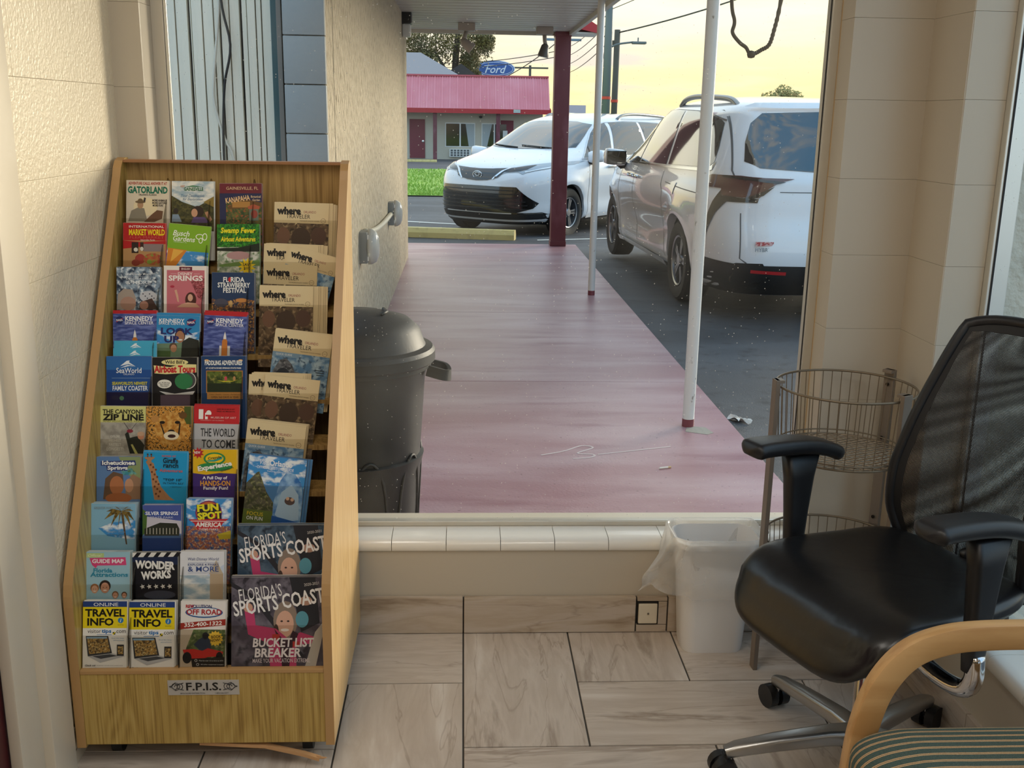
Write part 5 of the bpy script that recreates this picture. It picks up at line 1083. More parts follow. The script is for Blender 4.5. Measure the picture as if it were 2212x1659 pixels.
# fifth row
WAVE = lambda cx, cy, s: [('p', [(cx-.18*s, cy+.05*s), (cx-.02*s, cy-.08*s), (cx+.05*s, cy-.09*s), (cx+.04*s, cy-.04*s), (cx+.20*s, cy+.06*s), (cx+.02*s, cy+.0*s)], 'eaf2f8'), ('p', [(cx-.18*s, cy+.10*s), (cx, cy+.02*s), (cx+.20*s, cy+.06*s), (cx+.05*s, cy+.05*s)], 'eaf2f8')]
leaflet('travel_leaflet', 'deep blue leaflet reading FAMILY COASTER in the left column', LB, 5, (229.6, 770), (327, 770), BL, '1f4f96', [
    ('r', 0, .0, 1, .3, '2f6cb0'), ('r', 0, .8, 1, 2, '1c1c4a'), *WAVE(.47, .17, .9), ('t', 'SeaWorld', .5, .315, .12, .56, 'f2f6fa', .01), ('t', 'ORLANDO', .5, .40, .04, .24, 'd8e2f0'), ('r', .12, .485, .97, .492, '8fb0d8'), ('t', "SEAWORLD'S NEWEST", .52, .605, .075, .78, 'd8d030', .025), ('t', 'FAMILY COASTER', .53, .715, .11, .78, 'f0f4f8', .02), ('e', .2, .93, .09, .05, '2a2a4a'), ('e', .34, .94, .05, .05, '5a8a6a')], 5)
for q, (dy, lb) in enumerate(((736, 'upper pale turquoise leaflet with white wave emblem poking up in the left column'), (752, 'lower pale turquoise leaflet with white wave emblem poking up in the left column'))):
    leaflet('wave_leaflet', lb, LB, 5, (246-q*1.5, dy), (339-q*2, dy), BL, '3fa3cc', [('r', 0, 0, 1, .5, '46aed4'), *WAVE(.5, .12, .7)], 0, off=-.012+q*.003, group='turquoise wave leaflets')
leaflet('travel_leaflet', 'black airboat leaflet with red comic lettering in the second column', LB, 5, (329, 772), (426, 772), BL, '17171a', [
    ('e', .5, .11, .30, .07, 'e8dc9a'), ('t', "Wild Bill's", .5, .105, .08, .44, '1c1a18', .02), ('p', [(.03, .18), (.4, .22), (.62, .15), (.98, .16), (.98, .34), (.6, .36), (.3, .38), (.05, .36)], 'e8dc9a'), ('t', 'Airboat Tours', .5, .265, .17, .92, 'c4242c', .045), ('e', .78, .52, .20, .20, 'd0d0cc'), ('e', .78, .52, .18, .18, '4a4a4c'), ('e', .70, .54, .20, .18, '2f7a4a'), ('e', .27, .60, .16, .10, 'e8e6dc'), ('t', "it's FUN for", .27, .575, .04, .26, '2a2622', .01), ('t', 'the whole', .27, .615, .035, .2, '2a2622', .01), ('t', 'Family!', .27, .655, .035, .16, '2a2622', .01), ('p', [(.15, .76), (.5, .82), (.95, .76), (.9, .84), (.3, .84)], 'c8c8c8'), ('r', .18, .85, .84, 1.2, '5a4a5a')], 8, thick=.0016)
leaflet('travel_leaflet', 'navy paddling leaflet with orange edged photo of a yellow kayak in the third column', LB, 5, (434.7, 769), (531, 769), BL, '1b3f6e', [
    ('t', 'PADDLING ADVENTURES', .5, .155, .11, .84, 'eef0ec', .03), ('t', 'AT ICHETUCKNEE SPRINGS STATE PARK', .5, .275, .04, .80, 'e6e8e4', .015), ('e', .12, .1, .05, .025, 'd8a86a'), ('e', .88, .1, .05, .025, 'd8a86a'), ('r', .11, .33, .93, .84, 'b07a3c'), ('r', .13, .35, .91, .82, 'forest'), ('r', .13, .62, .91, .82, '1f2c18'), ('p', [(.36, .55), (.5, .59), (.7, .58), (.84, .53), (.7, .57), (.5, .57)], 'e0d030'), ('e', .55, .51, .03, .05, 'c84a5a'), ('e', .74, .51, .03, .05, 'b88a5a'),
    ('r', .13, .84, .93, .98, 'c08a48'), ('t', 'Tubes - Kayaks - Canoes - Paddleboard', .53, .875, .03, .7, '4a3018'), ('t', 'OPEN 360 DAYS A YEAR', .53, .935, .045, .62, '4a3018', .01)], 5)
leaflet('city_magazine', 'tan visitor magazine peeking out behind its tilted neighbour low in the wide column', MAG, 5, (538, 808), (655, 812), .19, 'd9c69c', where(PARK), 4, .002, -.004, 'visitor magazines in the wide column', pageM=paper_t, extra=((.006, .004, 0), (.010, .006, 0), (.014, .006, 0), (.018, .006, 0)))
leaflet('city_magazine', 'slightly tilted tan visitor magazine fifth from the top of the wide column', MAG, 5, (573.6, 809), (691.6, 823), .19, 'd9c69c', where(PARK), 1, .002, .003, 'visitor magazines in the wide column', pageM=paper_t)
# sixth row
leaflet('travel_leaflet', 'pale yellow and grey zip line leaflet in the left column', LB, 4, (216, 877), (315, 878), BL, 'b4b2a8', [
    ('r', 0, 0, 1, .36, 'd6d486'), ('r', 0, .36, 1, 2, 'gray'), ('t', 'THE CANYONS', .5, .12, .10, .88, '1c1c18', .03), ('t', 'ZIP LINE', .51, .245, .14, .90, '1c1c18', .045), ('t', 'AND ADVENTURE PARK', .5, .335, .04, .86, '8a8a50', .01), ('p', [(.52, .36), (.535, .36), (.66, .54), (.65, .55)], '4a4a48'), ('p', [(.80, .36), (.81, .36), (.68, .54), (.67, .53)], '4a4a48'), ('p', [(.55, .62), (.62, .55), (.66, .70), (.82, .66), (.98, .86), (.95, 1.05), (.66, 1.05), (.6, .8)], '22261f'), ('e', .66, .55, .07, .04, '8a2a3a'), ('e', .90, .66, .07, .08, 'c88a6a'), ('e', .90, .61, .08, .05, 'c8a488'), ('p', [(.68, .85), (.72, .84), (.84, 1.05), (.78, 1.06)], 'b8b46a'),
    ('t', 'EXPLORE', .34, .67, .05, .2, 'd8d6cc', .01), ('t', 'HIGHEST', .34, .76, .06, .26, 'd8d6cc', .01), ('t', 'FASTEST', .34, .85, .06, .26, 'd8d6cc', .01), ('t', 'LONGEST!', .34, .95, .07, .36, 'd8d6cc', .01)], 9, thick=.0018)
leaflet('travel_leaflet', 'spotted big cat leaflet in the second column', LB, 4, (315.6, 878), (412.7, 878), BL, 'b98a3c', [
    ('r', 0, 0, 1, 2, 'leopard'), ('r', .85, .0, 1, .4, '4a5a26'), ('e', .55, .50, .36, .38, 'fur'), ('e', .2, .28, .09, .08, 'c08a4a'), ('e', .82, .20, .09, .08, '6a4a24'), ('e', .36, .36, .06, .035, '1c1410'), ('e', .70, .36, .06, .035, '1c1410'), ('p', [(.31, .38), (.34, .40), (.42, .62), (.40, .66)], '1c1410'), ('p', [(.74, .38), (.77, .38), (.74, .66), (.71, .62)], '1c1410'), ('e', .56, .57, .08, .05, '1c1410'), ('e', .56, .66, .17, .10, 'e6d8b8'), ('e', .57, .67, .09, .04, '3a1c18')], 8, thick=.0018)
leaflet('travel_leaflet', 'red and pale grey museum leaflet reading THE WORLD TO COME in the third column', LB, 4, (420, 876), (517.5, 878), BL, 'b9babd', [
    ('r', 0, 0, 1, .40, 'c2282e'), ('r', .10, .08, .20, .30, 'f2eeea'), ('r', .24, .16, .30, .30, 'f2eeea'), ('e', .32, .17, .06, .07, 'f2eeea'), ('r', .25, .20, .4, .24, 'c2282e'), ('t', 'HARN MUSEUM OF ART', .70, .07, .03, .40, '3a1418', .01), ('t', 'FREE ADMISSION', .70, .12, .03, .40, '3a1418', .01), ('t', 'MUSEUM OF ART', .65, .26, .045, .56, 'e6b8b4', .01), ('t', 'UNIVERSITY OF FLORIDA', .40, .325, .025, .52, 'e0a8a6'), ('t', 'THE WORLD', .53, .595, .185, .76, '33363a', .01), ('t', 'TO COME', .55, .85, .185, .74, '33363a', .01)], 4, back_items=[('r', 0, 0, 1, .4, 'b3202a')], rise=.004)
leaflet('city_magazine', 'tan and blue visitor magazine with curled top second from the bottom of the magazines', MAG, 4, (535.4, 909), (662, 923), .17, 'd9c69c', where(LAGN), 4, .0025, .003, 'visitor magazines in the wide column', pageM=paper_t, extra=((.0, .004, 0), (.002, .005, 0), (.003, .006, 0), (.004, .007, 0)))
# seventh row
leaflet('travel_leaflet', 'leaflet with couple beside turquoise spring in the left column', LB, 3, (208.6, 987), (303.7, 987), BL, '4f6f9a', [
    ('r', 0, 0, 1, 2, '5f83b4'), ('p', [(.5, 0), (1, 0), (1, .6), (.7, .4)], '8a9a6a'), ('p', [(.55, .30), (.8, .26), (.92, .40), (.6, .42)], 'turq'), ('p', [(.15, .98), (.2, .5), (.38, .34), (.6, .40), (.62, .7), (.5, .98)], '6a5240'), ('e', .46, .66, .16, .22, 'b5744c'), ('p', [(.66, .98), (.66, .6), (.82, .40), (1, .5), (1, .98)], '9a7a62'), ('e', .74, .66, .1, .16, 'c49474'), ('e', .5, .95, .3, .12, 'a8663e'),
    ('p', [(.1, .10), (.88, .08), (.9, .19), (.72, .20), (.70, .32), (.24, .32), (.22, .20), (.1, .2)], '2c3c7a'), ('t', 'Ichetucknee', .5, .135, .10, .74, 'f2f4f0', .035), ('t', 'Springs', .48, .265, .12, .46, 'f2f4f0', .035)], 9, thick=.002)
leaflet('travel_leaflet', 'sky blue giraffe leaflet in the second column', LB, 3, (310, 975), (405.8, 978), BL, '1f9ad0', [
    ('p', [(.11, .18), (.16, .22), (.24, .27), (.30, .5), (.42, .80), (.62, 1.02), (.74, 1.10), (.28, 1.10), (.22, .80), (.18, .5), (.11, .32), (.06, .24)], 'b08058'), *[('e', .17+.012*q+(.05*(q % 3)), .30+.055*q, .022, .025, '6a3c24') for q in range(14)], ('p', [(.04, .13), (.15, .12), (.26, .12), (.25, .15), (.19, .19), (.18, .27), (.13, .31), (.10, .27), (.10, .19), (.04, .16)], 'b08058'), ('r', .09, .06, .115, .13, '7a4a2c'), ('r', .17, .06, .195, .13, '7a4a2c'), ('e', .10, .06, .02, .015, '3a2418'), ('e', .18, .06, .02, .015, '3a2418'),
    ('t', 'SAFARI AT', .58, .09, .04, .32, 'd8523a', .015), ('t', 'Giraffe', .62, .19, .12, .34, '14202a', .02), ('t', 'ranch', .63, .30, .11, .34, '14202a', .02), ('t', 'Adventures', .64, .42, .07, .52, 'd8523a', .01), ('t', '"TOP 10"', .68, .63, .06, .42, '14202a', .02), ('t', 'IN TAMPA BAY', .70, .71, .045, .46, '14202a'), ('t', 'tripadvisor', .76, .79, .04, .26, '2a3a44')], 4, back_items=[('r', 0, 0, 1, .5, '1f9ad0')], rise=.003)
leaflet('travel_leaflet', 'yellow and purple leaflet reading HANDS-ON in the third column', LB, 3, (416.8, 971), (512, 971), BL, 'e0b41c', [
    ('r', 0, .58, 1, 2, '3f2a72'), ('p', [(0, .54), (.3, .58), (.6, .54), (1, .56), (1, .64), (0, .64)], '3f2a72'), ('s', .12, .08, .14, .08, 9, 'b8202c'), ('t', 'NEW', .10, .07, .06, .14, 'f6efe6', .02), ('e', .49, .21, .25, .145, '2c8a4a'), ('e', .49, .21, .205, .11, 'f0c820'), ('p', [(.30, .25), (.5, .23), (.68, .15), (.66, .22), (.5, .28), (.35, .28)], '3a9a8a'), ('t', 'Crayola', .49, .195, .075, .30, '2c2a22', .025, .0, 8), ('e', .5, .40, .40, .10, '2c8a4a'), ('t', 'Experience', .5, .395, .15, .78, 'f2efe8', .04, 0, 10), ('t', 'Orlando, FL', .78, .45, .055, .3, '3a2c1c', .01, 0, 18),
    ('t', 'A Full Day of', .5, .66, .09, .56, 'f0eef4', .03), ('t', 'HANDS-ON', .51, .775, .12, .68, 'e0a030', .02), ('t', 'Family Fun!', .52, .895, .10, .56, 'eeeaf2', .03)], 6, thick=.0016)
leaflet('city_magazine', 'blue water slide visitors guide reading FOCUS ON FUN in the wide column', MAG, 3, (539.5, 981), (663.6, 995), .20, '4a7fb4', [
    ('r', 0, 0, 1, .5, 'bsky'), ('p', [(0, .5), (.16, .30), (.2, .28), (.28, .45), (.36, .62), (.5, .8), (.55, 1.25), (0, 1.25)], 'mont'), ('r', 0, .95, .55, 1.25, '5a6a2c'), ('p', [(.52, 1.25), (.50, .8), (.58, .40), (.66, .26), (.82, .26), (.95, .42), (1, .7), (1, 1.25)], 'slide'), ('p', [(.55, 1.0), (.62, .6), (.78, .45), (.92, .62), (.97, 1.05), (.7, 1.12)], 'a9c8e4'), ('e', .78, .74, .09, .07, '5a4a4a'), ('e', .74, .70, .03, .03, 'd8b49a'), ('e', .82, .71, .03, .03, 'd8b49a'), ('p', [(.5, 1.02), (1, 1.1), (1, 1.25), (.5, 1.25)], '2458a0'),
    ('t', 'Visit', .27, .11, .09, .16, 'eef4fa', 0, .2), ('t', 'Orlando', .56, .11, .10, .40, 'f4f8fc', .02), ('t', 'OFFICIAL VISITORS GUIDE', .47, .20, .05, .64, 'eef4fa', .01), ('t', 'VisitOrlando.com', .47, .255, .03, .28, 'e0ecf6'), ('t', 'FOCUS', .21, 1.02, .065, .28, 'd8c030', .01), ('t', 'ON FUN', .21, 1.10, .065, .28, 'f0f0ea', .01)], 3, .0025, .003, 'visitors guides in the wide column', pageM=mat('dark_page_edges', '6a5a48', .7), extra=((.0, .003, 0), (.006, .002, 0), (.012, .003, 0)))
# eighth row
leaflet('travel_leaflet', 'pale blue leaflet with palm tree in the left column', LB, 2, (193.4, 1087), (293, 1088), BL, '86b8d4', [
    ('p', [(.2, .55), (.5, .42), (1, .36), (1, .8), (.4, .72)], 'bsky'), ('p', [(.68, .2), (.72, .2), (.78, .55), (.83, .9), (.80, .9), (.74, .55)], '5a4632'), *[('p', [(.70, .16), (.70+dx*.6, .16+dy*.3-.05), (.70+dx, .16+dy), (.70+dx*.55, .16+dy*.5)], 'palmleaf') for dx, dy in ((-.34, .02), (-.38, .20), (-.24, .36), (.26, .0), (.28, .22), (.22, .38), (-.08, .42), (.08, .40), (-.15, -.1), (.15, -.1))],
    ('t', 'GREATER FORT LAUDERDALE', .5, .10, .05, .80, '8a9aa0', .01), ('t', 'Vacation Guide', .58, .62, .045, .40, '7a94a8'), ('t', 'and Map 2019', .58, .69, .05, .38, '5a7488')], 10, thick=.002)
leaflet('travel_leaflet', 'small blue state park leaflet with lakeside pavilion in the second column', LB, 2, (308, 1091), (392, 1091), BL, '4a5aa0', [
    ('r', 0, .40, 1, .8, '6a8ac4'), ('p', [(.1, .30), (.6, .36), (1, .42), (1, .75), (.1, .75)], 'c8c4d0'), ('p', [(0, .10), (.12, .2), (.1, .7), (0, .8)], '4a6a30'), ('p', [(.05, .62), (.45, .46), (.88, .48), (.95, .62), (.95, .78), (.05, .78)], '2c3026'), ('r', .05, .75, .95, .80, '3a3c34'), *[('r', .1+.085*q, .60, .12+.085*q, .76, 'b8b4a4') for q in range(10)], ('r', 0, .80, 1, 2, '25407a'), ('r', 0, .80, 1, .86, '4a6a9a'), ('e', .5, .22, .46, .085, '3450a0'), ('t', 'SILVER SPRINGS', .5, .215, .095, .84, 'f0f2f6', .025), ('t', 'STATE PARK', .5, .32, .05, .60, 'c0c8e4', .01)], 7, thick=.0018)
leaflet('travel_leaflet', 'leaflet reading FUN SPOT over a cheering crowd in the third column', LB, 2, (403, 1077), (499.5, 1078), BL, '4a90cc', [
    ('r', 0, 0, 1, .7, 'bsky'), ('r', 0, .62, 1, 2, 'crowd'), ('p', [(.7, .8), (1, .72), (1, .9), (.75, .92)], 'b8a82c'), ('e', .5, .32, .30, .28, '7a2a6a'), ('e', .5, .32, .275, .255, 'c86a3a'), ('p', [(.22, .14), (.74, .12), (.80, .48), (.26, .48)], '2a2430'), ('t', 'FUN', .48, .20, .17, .48, 'e8e02c', .05, 0, 5), ('t', 'SPOT', .52, .38, .17, .54, 'e8e02c', .05, 0, 5), ('e', .62, .38, .06, .06, 'b03030'), ('p', [(.05, .47), (.95, .45), (.82, .55), (.75, .68), (.25, .70), (.18, .56)], 'c02c34'), ('r', .1, .50, .9, .515, 'f0e6e0'), ('t', 'AMERICA', .5, .585, .11, .58, 'f2efe8', .03, .1), ('t', 'THEME PARKS', .5, .69, .05, .44, 'f0d8d0', .01)], 9, thick=.002)
# sports magazines in the wide column
def sports(dark, top):
    it = [('r', 0, 0, 1, 2, dark), ('p', [(0, .05), (.25, .2), (.7, .75), (.9, 1.0), (.88, 1.0), (.5, .6), (.22, .24), (0, .1)], '2a2a32'), ('p', [(.62, 0), (.9, 0), (.95, .5), (.75, .6)], '24262e'),
          ('e', .58, .47, .13, .21, '8f7f72'), ('e', .575, .51, .095, .145, 'd8ab94'), ('e', .54, .48, .014, .010, '3a2c28'), ('e', .61, .48, .014, .010, '3a2c28'), ('e', .575, .575, .045, .016, 'f4ece6'), ('e', .48, .60, .03, .09, '4a3a34'),
          ('p', [(.14, .36), (.24, .34), (.26, .52), (.48, .56), (.62, .68), (.74, .60), (.92, .66), (.92, .72), (.70, .74), (.70, 1.05), (.42, 1.05), (.40, .72), (.18, .62)], 'c0426e'), ('e', .18, .33, .05, .05, 'd0a088'), ('p', [(.46, .56), (.54, .66), (.62, .68), (.66, .58), (.72, .62), (.64, .80), (.62, 1.05), (.55, 1.05), (.52, .74)], '3a2430'), ('r', .44, .62, .52, .68, 'b83a34'), ('r', .66, .70, .73, .76, 'b83a34'),
          ('p', [(.9, .6), (.98, .5), (1, .56), (.9, 1.05), (.78, 1.05)], 'b9b2a8'), ('e', .76, .46, .07, .09, '5a9aac'), ('e', .8, .26, .07, .05, 'b08a78'),
          ('t', "FLORIDA'S", .31, .165, .14, .46, 'e8e6e4', 0, 0, 8), ('t', 'SPORTS COAST', .508, .27, .165, .985, 'f0eeec', .02, 0, 9), ('t', '2020-2021', .86, .075, .03, .16, 'd8d4d0', 0, 0, 8)]
    if not top: it += [('t', 'BUCKET LIST', .56, .71, .10, .66, 'efe8ea', .03, .1), ('t', 'BREAKER', .50, .82, .10, .50, 'efe8ea', .03, .1), ('t', 'MAKE YOUR VACATION EXTREME.', .54, .905, .045, .62, 'd8ccd0', .005)]
    return it
leaflet('sports_magazine', 'large slate blue sports magazine above the lower one', MAG, 1, (513, 1135), (706, 1134), .235, '34495c', sports('gym2', True), 3, .002, .0, 'large sports magazines', rise=.003)
leaflet('sports_magazine', 'large sports magazine with girl in pink in the lowest pocket', MAG, 0, (500, 1247), (701, 1246), .212, '4a4450', sports('gym', False), 4, .002, .003, 'large sports magazines', rise=.003)
# ninth row
leaflet('travel_leaflet', 'pale blue guide map leaflet with pink banner in the left column', LB, 1, (183.6, 1192), (281, 1192), BL, '9cc4d4', [
    ('r', .04, .03, .42, .13, 'b9d08a'), ('t', 'Official', .22, .08, .06, .3, 'e6ecd0', 0, .3), ('p', [(.10, .14), (.90, .12), (.92, .30), (.28, .31), (.24, .37), (.16, .30)], 'd8487e'), ('t', 'GUIDE MAP', .51, .21, .095, .70, 'f6eef2', .03), ('t', 'Florida', .40, .42, .10, .42, '2a8aa8', .03), ('t', 'Attractions', .54, .515, .10, .84, '2a8aa8', .03), *face(.22, .84, .09, 'd8aa90', '9a6a44'), *face(.45, .80, .12, 'c8957a', '2a221e'), *face(.68, .98, .07, 'c8957a', '7a5a40'), *face(.88, .98, .06, 'c8957a', '5a4030')], 8, thick=.0016)
leaflet('travel_leaflet', 'black leaflet with film clapper stripes and white stars in the second column', LB, 1, (286, 1194), (384, 1193), BL, '15171f', [
    ('r', 0, 0, 1, .10, 'e4e2dc'), *[('p', [(.02+.22*q, .10), (.12+.22*q, .10), (.2+.22*q, 0), (.1+.22*q, 0)], '15171f') for q in range(5)], ('p', [(0, .1), (1, .1), (1, .28), (0, .2)], '1c2a4a'), ('t', 'WONDER', .5, .28, .19, .88, 'eceae4', .05, 0, -3), ('t', 'WORKS', .52, .50, .19, .66, 'eceae4', .05, 0, 3), *[star(.22+.15*q, .76, .06, 'dcdad4') for q in range(5)], ('e', .6, .95, .35, .1, '3a3e4c')], 6, thick=.0016)
leaflet('travel_leaflet', 'white leaflet with blue lettering and pale towers in the third column', LB, 1, (389, 1191), (484.4, 1191), BL, 'e2e4e8', [
    ('r', 0, .55, 1, 2, 'sky'), ('p', [(.6, .55), (1, .3), (1, .7)], 'c8d4e4'), ('r', .68, .50, .98, 1.1, 'b9a488'), ('p', [(.66, .52), (.82, .20), (.98, .52)], 'c4b49a'), ('t', 'Walt Disney World', .53, .185, .085, .70, '3c4f86', .0, .2), ('r', .18, .26, .88, .265, '6a7ab0'), ('t', 'EXPLORE 4 PARKS', .53, .305, .05, .70, '3c4f86', .01), ('t', '& MORE', .53, .405, .12, .70, '34508e', .01), ('r', .18, .49, .88, .495, '6a7ab0')], 8, thick=.0016)
# lowest row
def travel():
    return [('r', 0, 0, 1, .13, '24407e'), ('t', 'ONLINE', .52, .07, .08, .56, 'eef0ee', .005), ('r', 0, .13, 1, .62, 'e8d21c'), ('t', 'TRAVEL', .5, .265, .18, .90, '17160f', .035), ('t', 'INFO', .40, .475, .18, .60, '17160f', .035), ('e', .86, .44, .065, .065, '2a7ab4'), ('t', 'i', .86, .44, .08, None, 'f0f4f4', .02, .2), ('t', 'QuickTips', .86, .545, .03, .14, '6a6420'), ('r', 0, .62, 1, 2, 'eceae4'),
            ('t', 'visitor', .26, .69, .085, .30, '2a2a28', .0), ('t', 'tips', .54, .70, .11, .22, '1f6fb0', .03), ('r', .68, .71, .74, .77, '2a2a1c'), ('r', .71, .71, .74, .74, 'e8d21c'), ('r', .68, .74, .71, .77, 'e8d21c'), ('t', '.com', .86, .70, .065, .24, '2a2a28', .0), ('r', .32, .765, .66, .775, '1f6fb0'),
            ('p', [(.07, .80), (.58, .80), (.67, 1.20), (.12, 1.27)], '3a3c40'), ('p', [(.10, .83), (.56, .83), (.63, 1.17), (.15, 1.22)], 'laptop'), ('r', .09, .82, .55, .86, '8fb0c8'), ('p', [(.12, 1.27), (.67, 1.20), (.97, 1.27), (.40, 1.42)], 'b9babb'), ('p', [(.22, 1.27), (.62, 1.22), (.80, 1.26), (.42, 1.33)], '4a4c50'), ('r', .78, 1.0, .94, 1.26, '2c2e32'), ('r', .80, 1.04, .92, 1.22, 'laptop'), ('t', 'Find the best', .80, .85, .025, .28, '6a9ac4'), ('t', 'attractions', .82, .90, .025, .24, '6a9ac4'),
            ('t', 'Check out', .18, 1.48, .045, .24, '2a2a28', .02, .2), ('t', 'coupons, hotels and restaurants', .62, 1.485, .025, .60, '5a5a58'), ('t', 'visitortips.com or scan to explore', .5, 1.54, .025, .70, '5a5a58')]
leaflet('online_info_leaflet', 'blue yellow and white leaflet reading TRAVEL INFO in the lowest left pocket', LB, 0, (179.5, 1299), (274.5, 1299), .185, 'eceae4', travel(), 9, thick=.0018, group='yellow travel info leaflets', blabel='TRAVEL INFO leaflet in the left column')
leaflet('online_info_leaflet', 'blue yellow and white leaflet reading TRAVEL INFO in the lowest pocket of the second column', LB, 0, (279.5, 1300), (377.6, 1300), .185, 'eceae4', travel(), 9, thick=.0018, group='yellow travel info leaflets', blabel='TRAVEL INFO leaflet in the second column')
leaflet('travel_leaflet', 'off road leaflet with red quad bike in the lowest pocket of the third column', LB, 0, (391, 1298), (488, 1299), .185, 'e6e2dc', [
    ('r', 0, .6, 1, 2, 'car'), ('p', [(0, .65), (.3, .62), (.12, 1.1), (.4, 1.6), (0, 1.6)], 'b9a890'), ('r', 0, 0, 1, .64, 'eae6e0'), ('t', 'REVOLUTION', .40, .12, .075, .58, '23306a', .03), ('t', 'REV', .20, .12, .075, .18, 'b8282c', .035), ('e', .52, .255, .42, .125, '2a5a94'), ('e', .52, .25, .39, .10, 'e6e8ea'), ('t', 'OFF ROAD', .52, .245, .125, .78, 'b02a2c', .03), ('p', [(0, .50), (1, .40), (1, .54), (0, .64)], 'a03024'), ('t', '352-400-1322', .50, .515, .095, .84, 'f2efe8', .02, .1, 4),
    ('s', .78, .84, .18, .14, 14, 'e4bc40'), ('t', 'BOOK', .80, .80, .065, .22, '3a2c14', .02, 0, 6), ('t', 'NOW!', .78, .88, .065, .22, '3a2c14', .02, 0, 6), ('p', [(.42, .86), (.55, .78), (.66, .86), (.70, 1.1), (.45, 1.12), (.30, .98)], '2c3648'), ('e', .56, .78, .07, .08, '1c1c20'), ('p', [(.06, 1.10), (.30, 1.08), (.50, 1.12), (.62, 1.06), (.96, 1.14), (.94, 1.24), (.62, 1.26), (.4, 1.36), (.12, 1.26)], 'b82c24'), ('e', .16, 1.28, .10, .13, '1a1a1a'), ('e', .62, 1.42, .13, .15, '1a1a1a'), ('e', .88, 1.26, .08, .12, '1a1a1a'), ('p', [(.25, 1.3), (1, 1.26), (1, 1.62), (.3, 1.62)], '24201c'),
    *[('e', .36+.04*q, 1.34+.09*q, .03, .03, 'd8d4cc') for q in range(3)], *[('e', .36+.04*q, 1.34+.09*q, .022, .022, '24201c') for q in range(3)], ('t', 'Must be over 16 to drive an ATV', .70, 1.34, .028, .54, 'c8c4bc'), ('t', 'All safety equipment included', .72, 1.43, .028, .50, 'c8c4bc'), ('t', 'Suitable for the whole family', .74, 1.52, .028, .48, 'c8c4bc')], 6, thick=.0018)
# ================================================================== loose things in the room and by the window
# outdoor trash can behind the pane
blk = mat('weathered_black_plastic', '26282a', .5, var=('3c3d3e', 5, (1, 1, .6), .5, .75), bump=(90, .2, .002, (1, 1, 1)))
tcx, tcy, tz = -.345, 3.33, -.03
can = empty('trash_can', (tcx, tcy, tz), 'tall black plastic trash can with domed lid outside the window', 'trash can')
T0 = Matrix.Translation((tcx, tcy, tz))
MB().lathe([(.001, 0), (.175, 0), (.185, .01), (.19, .1), (.205, .35), (.217, .40), (.205, .405), (.222, .66), (.232, .70), (.243, .70), (.243, .745), (.235, .745), (.225, .70)], 48, M=T0).build('body', blk, can, smooth=35)
for a in (-.5, .25, -1.3):   # moulded arches on the body
    pts = []
    for t in [k/16 for k in range(17)]:
        th = a+.30*math.cos(PI*t); zz = .02+.40*math.sin(PI*t)**.6 if 0 < t < 1 else .02
        r = .187+.05*zz; pts.append((tcx+r*math.cos(th), tcy+r*math.sin(th), tz+zz))
    MB().tube(pts, .005, 6).build('moulded_rib', blk, can, smooth=True)
ld = MB().lathe([(.250, .715), (.256, .72), (.256, .75), (.248, .762), (.225, .768), (.222, .772), (.205, .82), (.17, .85), (.09, .872), (.001, .88)], 48, M=T0).build('lid', blk, can, smooth=30)
for a0, a1 in ((-.55, .55), (PI-.55, PI+.55)):
    pts = [(tcx+.10*math.cos(t), tcy+.10*math.sin(t), tz+.873) for t in [a0, (a0+a1)/2, a1]]
    MB().tube(pts, .006, 6).build('lid_ridge', blk, ld, smooth=True)
for s in (0, PI):
    hp = [(tcx+(.245+d)*math.cos(s+q), tcy+(.245+d)*math.sin(s+q), tz+zz) for d, q, zz in ((-.01, -.2, .69), (.045, -.17, .675), (.058, 0, .665), (.045, .17, .675), (-.01, .2, .69))]
    MB().sweep(catmull(hp, 4), [(-.006, -.018), (.006, -.018), (.006, .018), (-.006, .018)]).build('handle', blk, can, smooth=40)

# white waste bin with plastic liner
wbx, wby = .712, 2.688
bin_ = empty('waste_bin', (wbx, wby, 0), 'small white plastic waste bin with clear liner under the window', 'waste bin')
wp = mat('white_bin_plastic', 'e2e1e0', .35, spec=.5)
def rr_ring(w, h, r, z, n=6): return [(wbx+x, wby+y, z) for x, y in rrect(w, h, r, n)]
bb = MB(); rings = [(.165, .112, .035, .004), (.172, .118, .036, .0), (.176, .122, .036, .012), (.20, .138, .04, .20), (.222, .150, .042, .315), (.234, .158, .044, .318), (.236, .160, .044, .335), (.226, .152, .042, .337), (.215, .143, .04, .30), (.19, .128, .04, .15), (.168, .112, .036, .012)]
m0 = len(rr_ring(*rings[0]))
for rg in rings: bb.v += rr_ring(*rg)
for i in range(len(rings)-1):
    for k in range(m0): bb.f.append((i*m0+k, i*m0+(k+1) % m0, (i+1)*m0+(k+1) % m0, (i+1)*m0+k)); bb.m.append(0)
bb.f += [tuple(range(m0))[::-1], tuple((len(rings)-1)*m0+k for k in range(m0))]; bb.m += [0, 0]
bb.build('bin', wp, bin_, smooth=40)
lm_ = bpy.data.materials.new('clear_liner_film'); lm_.use_nodes = True; t = lm_.node_tree; t.nodes.clear()
o_ = t.nodes.new('ShaderNodeOutputMaterial'); tr_ = t.nodes.new('ShaderNodeBsdfTransparent'); df_ = t.nodes.new('ShaderNodeBsdfDiffuse'); df_.inputs[0].default_value = (.85, .84, .82, 1)
tl_ = t.nodes.new('ShaderNodeBsdfTranslucent'); tl_.inputs[0].default_value = (.85, .84, .82, 1); gl_ = t.nodes.new('ShaderNodeBsdfGlossy'); gl_.inputs['Roughness'].default_value = .25
a_ = t.nodes.new('ShaderNodeMixShader'); t.links.new(df_.outputs[0], a_.inputs[1]); t.links.new(tl_.outputs[0], a_.inputs[2])
